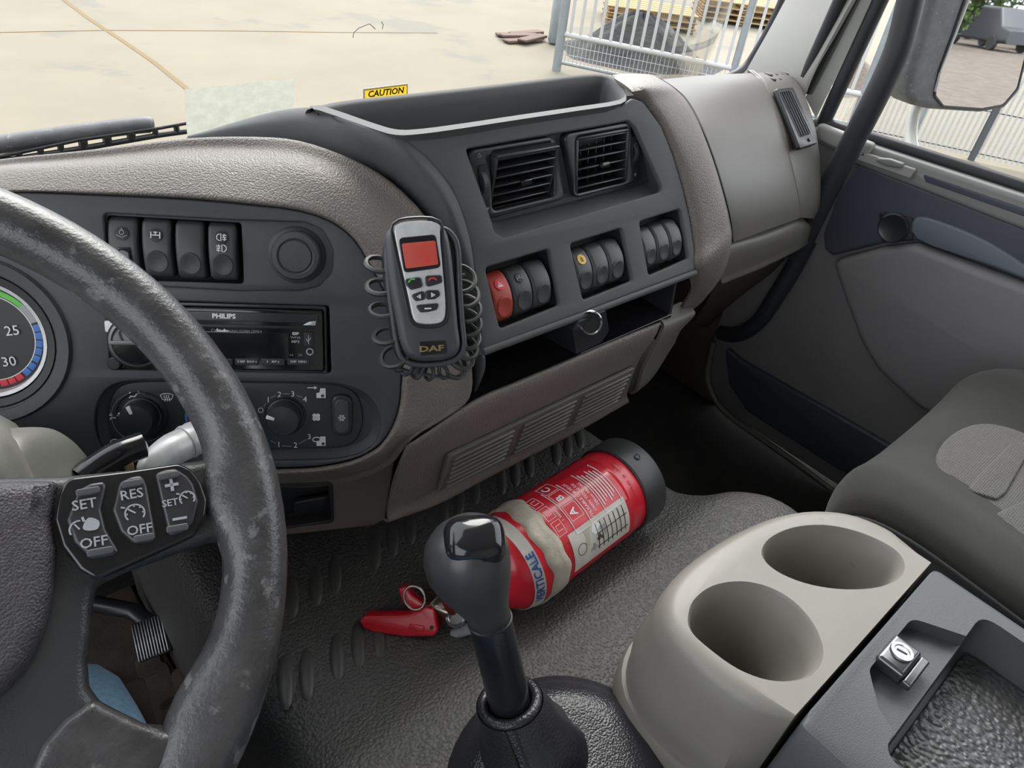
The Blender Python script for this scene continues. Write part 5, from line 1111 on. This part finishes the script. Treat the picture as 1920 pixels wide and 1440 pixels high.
# ================================================================== DRIVER'S FOOT WELL
fm = thing('driver_floor_mat', 'worn brown rubber mat in the driver foot well', 'floor mat', (-.12, .6, FZ))
part('mat_sheet', box(.40, .55, .008, .003, c=(-.115, .585, FZ+.005)), 'floor_mat_brown', fm)
for (x, y, l, a) in ((305, 1302, .066, 0), (351, 1294, .05, 0), (280, 1248, .028, 0), (328, 1355, .05, 0), (262, 1330, .06, 0)):
    p = AZ(x, y, FZ+.010); d = AZ(x+8, y+30, FZ+.01) - p; part('raised_stud', plate(rrect(0, 0, .034, l*1.6, .017), depth=.006, bevel=.0025), 'floor_mat_brown', fm, Matrix.Translation(p + V(0, 0, .003)) @ Matrix.Rotation(atan2(-d.x, d.y), 4, 'Z'))
pd = thing('accelerator_pedal', 'ribbed metal accelerator pedal in the dark foot well', 'pedal', V(.05, .74, FZ))
pq = [ray(243, 1176)*1.0, ray(302, 1152)*1.0, ray(325, 1215)*.985, ray(258, 1248)*.985]
PP = Pan((pq[0]+pq[2])/2, pq[1]-pq[0], pq[0]-pq[3])
pw_, ph_ = (pq[1]-pq[0]).length, (pq[0]-pq[3]).length
part('plate', plate(rrect(0, 0, pw_, ph_, .004), depth=.008, bevel=.001), 'black_satin', pd, PP.M())
rbm = box(pw_*.045, ph_*.96, .005, .001)
for k in range(11): part('rib', rbm, 'aluminium', pd, PP.M(-pw_*.45 + k*pw_*.09, 0, .002))
part('arm', tube([PP.pt(0, ph_*.3, -.01), PP.pt(-.03, ph_*.9, -.02), PP.pt(-.07, ph_*1.4, .0)], .012, 10), 'black_satin', pd)
# ---- driver: seated lower body in jeans
def body(name, joints, edges, root, sub=2):
    me = bpy.data.meshes.new(name); me.from_pydata([j[0] for j in joints], edges, []); 
    o = bpy.data.objects.new(name, me); COL.objects.link(o)
    md = o.modifiers.new('s', 'SKIN'); 
    sv_ = me.skin_vertices[0].data if me.skin_vertices else None
    if sv_ is None:
        bm = bmesh.new(); bm.from_mesh(me); bm.verts.layers.skin.verify(); bm.to_mesh(me); bm.free(); sv_ = me.skin_vertices[0].data
    for k, j in enumerate(joints): sv_[k].radius = (j[1], j[1] if len(j) < 3 else j[2]); sv_[k].use_root = (k == root)
    o.modifiers.new('d', 'SUBSURF').levels = sub
    dg = bpy.context.evaluated_depsgraph_get(); m2 = bpy.data.meshes.new_from_object(o.evaluated_get(dg), depsgraph=dg)
    bpy.data.objects.remove(o); soft(m2, 80); return m2
J = [((-.14, -.42, -.56), .13), ((-.14, -.40, -.40), .125), ((-.055, -.30, -.57), .095), ((-.06, -.05, -.57), .086), ((-.050, .18, -.57), .074), ((-.042, .37, -.578), .064), ((-.040, .437, -.625), .060), ((-.036, .47, -.76), .056), ((-.034, .505, -.86), .050), ((-.034, .53, -.93), .048),
     ((-.24, -.30, -.57), .095), ((-.26, -.05, -.575), .086), ((-.275, .18, -.575), .074), ((-.28, .34, -.585), .064), ((-.28, .40, -.64), .060), ((-.28, .44, -.76), .056), ((-.28, .48, -.86), .050), ((-.28, .51, -.93), .048)]
Ed = [(0, 1), (0, 2), (2, 3), (3, 4), (4, 5), (5, 6), (6, 7), (7, 8), (8, 9), (0, 10), (10, 11), (11, 12), (12, 13), (13, 14), (14, 15), (15, 16), (16, 17)]
pr_ = thing('person', 'seated person in light blue jeans, one knee showing through the wheel', 'person', (-.14, -.3, FZ))
part('jeans', body('jeans', J, Ed, 0), 'jeans', pr_, None, 'light blue denim trousers')
for x in (-.034, -.28):
    y0 = .535 if x > -.1 else .515
    part('shoe', body('shoe', [((x, y0-.03, -.945), .045), ((x, y0+.04, -.955), .042, .036), ((x, y0+.12, -.965), .044, .030), ((x, y0+.19, -.968), .034, .024)], [(0, 1), (1, 2), (2, 3)], 0), 'shoe', pr_)

# ================================================================== WINDSCREEN STICKERS AND WIPERS
def wsp(x, y, n=0): return WS.uv(x, y, n)
def leaflet(p): return mesh_from([(a_, b_, 0) for a_, b_ in p], [tuple(range(len(p)))], smooth=False)
solo('paper_sticker', leaflet(rnd([wsp(*q) for q in [(345, 166), (440, 157), (551, 146), (550, 190), (548, 270), (352, 270), (347, 215)]], .002)), 'sticker_paper', 'faded greenish paper sticker low on the windscreen', 'sticker', WS.M(n=.0012))
cs = thing('caution_sticker', 'small yellow caution sticker on the windscreen', 'sticker', WS.px(722, 175))
part('backing', plate([wsp(*q) for q in [(680, 166), (764, 156), (763, 210), (681, 218)]], [[wsp(*q) for q in [(683, 168.5), (762, 158.5), (761, 207), (684, 215)]]], depth=.0006, bevel=.0001), 'mark_white', cs, WS.M(n=.0012))
part('yellow_field', leaflet([wsp(*q) for q in [(683, 168), (762, 158), (761, 207), (684, 215)]]), 'sticker_yellow', cs, WS.M(n=.0016))
u, v = wsp(723, 172); a = wsp(700, 175); b = wsp(746, 169.5)
part('lettering', text('CAUTION', .0125, bold=.0003), 'mark_dark', cs, WS.M(u, v, .0020, atan2(b[1]-a[1], b[0]-a[0])))
chip = thing('glass_chip', 'small thin crack mark in the windscreen glass', 'crack', WS.px(685, 55))
part('crack_line', strokes([[wsp(*q) for q in [(661, 70), (663, 60), (672, 52), (684, 47), (692, 44), (698, 49), (703, 54)]], [wsp(*q) for q in [(714, 40), (718, 46), (716, 54)]]], .0010), 'mark_grey', chip, WS.M(n=.0010))
wip = thing('windscreen_wiper', 'black wiper arm lying along the bottom of the windscreen', 'wiper', AY(150, 270, .95))
part('wiper_arm', tube(cat([AY(-120, 287, .95), AY(0, 271, .95), AY(100, 256, .95), AY(200, 242, .95), AY(270, 234, .95), AY(288, 236, .95)], 5), [.008, .0085, .009] + [.010]*20 + [.009, .007, .004], 10), 'mirror_shell', wip, None, 'dusty black wiper arm')
part('blade_rail', tube([AY(-120, 322, .94), AY(0, 294, .94), AY(150, 262, .94), AY(300, 240, .94), AY(350, 231, .94)], .0022, 8), 'black_satin', wip)
part('blade_rubber', tube([AY(-120, 330, .94), AY(0, 303, .94), AY(150, 279, .94), AY(300, 253, .94), AY(352, 246, .94)], .0035, 8), 'black_satin', wip)
for x in (-60, 35, 75, 113, 155, 200, 245, 290, 330):
    yt = 294 - .213*x + .0001*x*x; yb = 303 - .168*x
    part('bracket', tube([AY(x, yt, .94), AY(x+2, yb, .94)], .005 if x in (155, 200, 245) else .0035, 6), 'black_satin', wip)
wip2 = solo('windscreen_wiper', tube(cat([AY(1178, 153, .95), AY(1225, 153, .95), AY(1290, 150, .95)], 4), .006, 8), 'mirror_shell', 'short wiper tip behind the right end of the tray', 'wiper')

# ================================================================== OUTSIDE MIRROR
mp = AX(1830, 100, 1.85); vin = ray(1830, 5).normalized(); tgt = V(.26, -1, 0).normalized()
mn = (tgt - vin).normalized()
mU = V(0, 0, 1).cross(mn); MP = Pan(mp, -mU if mU.dot(RT) < 0 else mU, V(0, 0, 1))
if MP.N.dot(mn) < 0: MP = Pan(mp, mU, V(0, 0, 1))
MP = Pan(mp, V(0, 0, 1).cross(mn).normalized(), mn.cross(V(0, 0, 1).cross(mn)))
om = thing('outside_mirror', 'large dusty grey outside mirror beyond the door window', 'mirror', AX(1760, 205, 1.85))
ho_ = rnd(MP.uvs([(1742, 0), (1722, 75), (1703, 140), (1699, 178), (1712, 198), (1745, 206), (1840, 212), (1885, 205), (1915, 170), (1935, 90), (1958, -10), (1985, -120), (1960, -190), (1830, -200), (1790, -150)]), .02, 4)
part('housing', plate(ho_, depth=.09, bevel=.018, res=4), 'mirror_shell', om, MP.M(n=.004))
go_ = rnd(MP.uvs([(1812, -10), (1788, 60), (1762, 130), (1752, 178), (1768, 198), (1840, 203), (1880, 196), (1906, 165), (1926, 85), (1948, -10), (1970, -120), (1945, -175), (1845, -180)], .004), .016, 4)
gm_ = plate(go_, depth=.004, bevel=0)
for p_ in gm_.polygons: p_.use_smooth = False
part('glass', gm_, 'mirror_glass', om, MP.M(n=.0062), 'mirror glass reflecting the yard behind')
part('glass_edge', tube([MP.pt(a_, b_, .005) for a_, b_ in offset(go_, .001)], .003, 6, True), 'seal', om)
part('edge_strip', tube([MP.pt(*MP.uv(x_, y_), .006) for x_, y_ in ((1815, -10), (1786, 65), (1760, 130), (1750, 170))], .0035, 6), 'fence_white', om, None, 'pale strip along the mirror glass')  # light catching the bezel edge, painted in as a pale tube
part('bracket', tube(cat([AX(1722, 195, 1.87), AX(1711, 225, 1.86), AX(1708, 260, 1.84), AX(1716, 300, 1.80), AX(1722, 340, 1.74), V(1.56, .50, -.46), V(1.38, .58, -.46)], 4), .014, 10), 'body_white', om, None, 'pale metal mirror bracket')

# ================================================================== THE YARD
gd = struct('ground', box(320, 340, .2, 0, c=(20, -50, GZ-.1)), 'concrete', label='pale beige concrete yard in front of the truck')
def strip(p, wd, m, nm):
    P = [AZ(x, y, GZ) for x, y in p]; L = []; R = []
    for i in range(len(P)):
        a = P[max(i-1, 0)]; b = P[min(i+1, len(P)-1)]; t = (b-a).normalized(); q = V(-t.y, t.x, 0)*wd/2
        L.append(P[i]+q); R.append(P[i]-q)
    n = len(P); top = [p + V(0, 0, .004) for p in L+R]; bot = [p - V(0, 0, .02) for p in L+R]
    fs = []
    for i in range(n-1): fs += [(i, i+1, n+i+1, n+i), (i, 2*n+i, 2*n+i+1, i+1), (n+i, n+i+1, 3*n+i+1, 3*n+i)]
    part(nm, mesh_from(top+bot, fs, smooth=False), m, gd)
strip([(60, -45), (120, 0), (165, 34), (235, 80), (290, 118), (352, 168), (420, 215)], .05, 'joint_sand', 'joint')
strip([(-200, 66), (0, 61), (200, 57), (420, 58), (640, 61), (820, 62)], .022, 'joint_sand', 'joint')
part('gravel_yard', mesh_from([(-12, -2, GZ+.004), (90, -2, GZ+.004), (90, -190, GZ+.004), (-12, -190, GZ+.004), (-12, -2, GZ-.05), (90, -2, GZ-.05), (90, -190, GZ-.05), (-12, -190, GZ-.05)], [(0,1,2,3), (7,6,5,4), (0,4,5,1), (1,5,6,2), (2,6,7,3), (3,7,4,0)], smooth=False), 'gravel', gd, None, 'brown gravel behind the truck')
# ---- fence: a straight run from the far post to beside the cab
F0 = AZ(1043, 132, GZ); F1 = AZ(1820, 300, GZ); fdir = (F1-F0).normalized(); fdir.z = 0; flen = (F1-F0).length
fnc = thing('yard_fence', 'tall white metal picket and mesh fence along the yard', 'fence', F0)
def fp_(s, z): return F0 + fdir*s + V(0, 0, z)
def s_at(px, py):
    d = ray(px, py); n = fdir.cross(V(0, 0, 1)); t = F0.dot(n)/d.dot(n); return (d*t - F0).dot(fdir), (d*t).z - GZ
s2 = s_at(1395, 62)[0]
def cyl(a, b, r, seg=8): return tube([a, b], r, seg)
part('post', cyl(fp_(0, 0), fp_(0, 2.4), .055, 14), 'galvanised', fnc, None, 'stout galvanised end post')
part('post', cyl(fp_(s2, 0), fp_(s2, 2.4), .04, 12), 'galvanised', fnc)
part('post', cyl(fp_(flen, 0), fp_(flen, 2.4), .035, 12), 'dark_post', fnc, None, 'dark grey fence post seen below the mirror')
part('post', cyl(fp_(flen+2.5, 0), fp_(flen+2.5, 2.4), .035, 12), 'dark_post', fnc)
rz_ = s_at(1058, 64)[1]
part('rail', cyl(fp_(0, rz_), fp_(s2+1.4, rz_), .03, 8), 'fence_white', fnc)
part('rail', cyl(fp_(0, .10), fp_(s2+1.4, .10), .02, 8), 'galvanised', fnc)
part('rail', cyl(fp_(0, 2.05), fp_(s2+1.4, 2.05), .025, 8), 'fence_white', fnc)
send = s2 + 1.4
pk = mesh_from([V(x, y, z) for z in (0, 1.7) for x, y in ((-.016, -.012), (.016, -.012), (.016, .012), (-.016, .012))], [(0,1,2,3), (7,6,5,4), (0,4,5,1), (1,5,6,2), (2,6,7,3), (3,7,4,0)], smooth=False)
fr_rot = Matrix.Rotation(atan2(fdir.y, fdir.x), 4, 'Z')
k = .11
while k < send:
    part('picket', pk, 'fence_white', fnc, Matrix.Translation(fp_(k, rz_)) @ fr_rot); k += .125
wires = bmesh.new()
def wire(bm, a, b, r=.004):
    t = (b-a).normalized(); x = t.orthogonal().normalized()*r; y = t.cross(x)
    q = [bm.verts.new(p + o) for p in (a, b) for o in (x, y, -x, -y)]
    for i in range(4): bm.faces.new((q[i], q[(i+1) % 4], q[4+(i+1) % 4], q[4+i]))
k = .04
while k < send: wire(wires, fp_(k, .1), fp_(k, rz_), .0035); k += .05
for z in (.2, .3, .4, .5): 
    if z < rz_: wire(wires, fp_(0, z), fp_(send, z), .0035)
wm = part('wire_mesh', from_bm(wires), 'fence_white', fnc); wm['kind'] = 'stuff'
# dense bars seen through the door window
pk2 = mesh_from([V(x, y, z) for z in (.04, 2.3) for x, y in ((-.011, -.006), (.011, -.006), (.011, .006), (-.011, .006))], [(0,1,2,3), (7,6,5,4), (0,4,5,1), (1,5,6,2), (2,6,7,3), (3,7,4,0)], smooth=False)
k = send + .02
while k < flen + 4.2:
    part('bar', pk2, 'fence_white', fnc, Matrix.Translation(fp_(k, 0)) @ fr_rot); k += .055
for z in (.08, .50, .92, 1.34, 1.76, 2.2): part('rail', cyl(fp_(send, z), fp_(flen+4.2, z), .007, 6), 'dark_post', fnc)
for x in (send, (send+flen)/2): part('post', cyl(fp_(x, 0), fp_(x, 2.4), .03, 10), 'galvanised', fnc)
# ---- behind the fence
def behind(px, py, extra): d = ray(px, py); t = (-GZ)/-d.z; p = d*t; return p
nrm = V(fdir.y, -fdir.x, 0); nrm = nrm if nrm.x > 0 else -nrm
def heap(c, rx, ry, h, rot, nm, m, label, catg, seed=1):
    rnd_ = random.Random(seed); vs = []; fs = []; NR, NS = 9, 28
    ph = [rnd_.uniform(0, 6) for _ in range(4)]
    for i in range(NR+1):
        t = i/NR
        for j in range(NS):
            a = 2*pi*j/NS; r = t*(1 + .10*sin(3*a+ph[0]) + .05*sin(7*a+ph[1])); z = h*(cos(min(t, 1)*pi)*.5+.5)*(1+.08*sin(5*a+ph[2]+t*6)) + rnd_.uniform(-.02, .02)*h*(1-t)
            vs.append((rx*r*cos(a), ry*r*sin(a), max(z, -.02)))
    for i in range(NR):
        for j in range(NS): fs.append((i*NS+j, i*NS+(j+1) % NS, (i+1)*NS+(j+1) % NS, (i+1)*NS+j))
    me = mesh_from(vs, fs, ang=60); solo(nm, me, m, label, catg, Matrix.Translation(c) @ Matrix.Rotation(rot, 4, 'Z'))
hc = AZ(1185, 118, GZ) + nrm*1.0
heap(V(8.35, 6.75, GZ), 1.15, .8, .55, -.9, 'soil_heap', 'soil', 'dark grey heap of earth behind the picket fence', 'heap')
heap(V(10.4, 5.0, GZ), 1.2, .8, .5, -.7, 'gravel_heap', 'gravel', 'low brown gravel heap behind the fence beside the pillar', 'heap', 4)
plm = box(1, 1, 1, .05)
def stack(c, rot, labs, L=1.5, W=1.0, h=.09, m='timber', grp=None):
    for i, lab in enumerate(labs):
        t = thing('pallet', lab, 'pallet', c + V(0, 0, i*(h+.005)), grp)
        R = Matrix.Translation(c + V(0, 0, i*(h+.005))) @ Matrix.Rotation(rot, 4, 'Z')
        for k in range(5): part('plank', plm, m, t, R @ Matrix.Translation((0, (k-2)*W/4.6, h*.82)) @ Matrix.Diagonal((L, W/6, .025, 1)))
        for k in (-1, 0, 1): part('runner', plm, m, t, R @ Matrix.Translation((k*L*.45, 0, h*.35)) @ Matrix.Diagonal((.1, W, h*.68, 1)))
nm_ = ['bottom', 'second', 'third', 'top']
stack(AZ(1212, 44, GZ), -.75, ['yellow timber pallet, %s one of the stack beyond the earth heap' % n for n in nm_[:3]], grp='stacked yellow pallets')
stack(AZ(1375, 40, GZ), -.75, ['yellow timber pallet, %s one of the stack beside the grey post' % n for n in nm_], grp='tall stack of yellow pallets')
ps = thing('plank_pile', 'pile of old reddish boards on the ground left of the fence post', 'boards', AZ(1005, 78, GZ))
for k in range(6):
    c = AZ(968 + k*6, 70 + (k % 3)*5, GZ) + V(0, 0, .03 + .03*(k % 2)); part('board', plm, 'timber_old', ps, Matrix.Translation(c) @ Matrix.Rotation(-.3 + .12*k, 4, 'Z') @ Matrix.Diagonal((.6, .14, .035, 1)))
solo('fence_foot', box(.12, .2, .6, .03), 'galvanised', 'grey concrete post foot standing beside the fence end', 'post', Matrix.Translation(AZ(1036, 82, GZ) + V(0, 0, .31)) @ Matrix.Rotation(-.6, 4, 'Z'))
# ---- greenery and vehicles behind the truck, seen in the outside mirror
def tree(c, r, h, label, seed):
    rn = random.Random(seed); t = thing('leafy_tree', label, 'tree', c, 'trees behind the yard')
    part('trunk', tube([c, c + V(.1, 0, h*.3), c + V(0, .1, h*.55)], [.18, .14, .08], 8), 'bark', t)
    bm = bmesh.new()
    for i in range(4200):
        a, b = rn.uniform(0, 2*pi), rn.uniform(-1, 1); q = rn.random()**.4; s = sqrt(1-b*b)
        p = c + V(cos(a)*s*r*q, sin(a)*s*r*q, h*.52 + b*h*.50*q)
        n = V(rn.uniform(-1, 1), rn.uniform(-1, 1), rn.uniform(-.3, 1)).normalized(); x = n.orthogonal().normalized()*rn.uniform(.07, .15); y = n.cross(x)
        vs_ = [bm.verts.new(p + d) for d in (x, y, -x, -y)]; bm.faces.new(vs_)
    me = bpy.data.meshes.new('l'); bm.to_mesh(me); bm.free(); part('foliage', me, 'leaf', t)
for i, (x, y, r, h, lab) in enumerate(((11.0, -39.5, 1.7, 5.5, 'dense green shrub tree nearest to the mirror edge'), (9.6, -45.5, 2.2, 6.5, 'dense green shrub tree second from the mirror edge'), (15.6, -51.5, 2.4, 6.5, 'green shrub tree behind the dark vans'), (20.5, -50, 2.2, 6, 'green shrub tree at the far right of the gravel'))): tree(V(x, y, GZ), r, h, lab, 40+i)
def van(c, rot, label):
    t = thing('parked_van', label, 'van', c, 'vehicles parked behind the yard'); R = Matrix.Translation(c) @ Matrix.Rotation(rot, 4, 'Z')
    part('van_body', loft([[V(-2.2, y, z) for y, z in rnd([(-.9, .35), (.9, .35), (.85, 1.9), (-.85, 1.9)], .15)], [V(1.2, y, z) for y, z in rnd([(-.9, .35), (.9, .35), (.85, 1.9), (-.85, 1.9)], .15)], [V(1.7, y, z) for y, z in rnd([(-.9, .35), (.9, .35), (.85, 1.1), (-.85, 1.1)], .15)], [V(2.4, y, z) for y, z in rnd([(-.85, .4), (.85, .4), (.8, .95), (-.8, .95)], .15)]], True, (True, True)), 'van_paint', t, R)
    for x in (-1.4, 1.5):
        for y in (-.85, .85): part('wheel', lathe([(0, -.1), (.3, -.1), (.33, -.06), (.33, .06), (.3, .1), (0, .1)], 20), 'rubber', t, R @ Matrix.Translation((x, y, .33)) @ Matrix.Rotation(pi/2, 4, 'X'))
van(V(14.3, -43, GZ), 1.2, 'dark van parked in front of the trees'); van(V(18.2, -44.5, GZ), .3, 'dark van parked across the far end of the gravel')
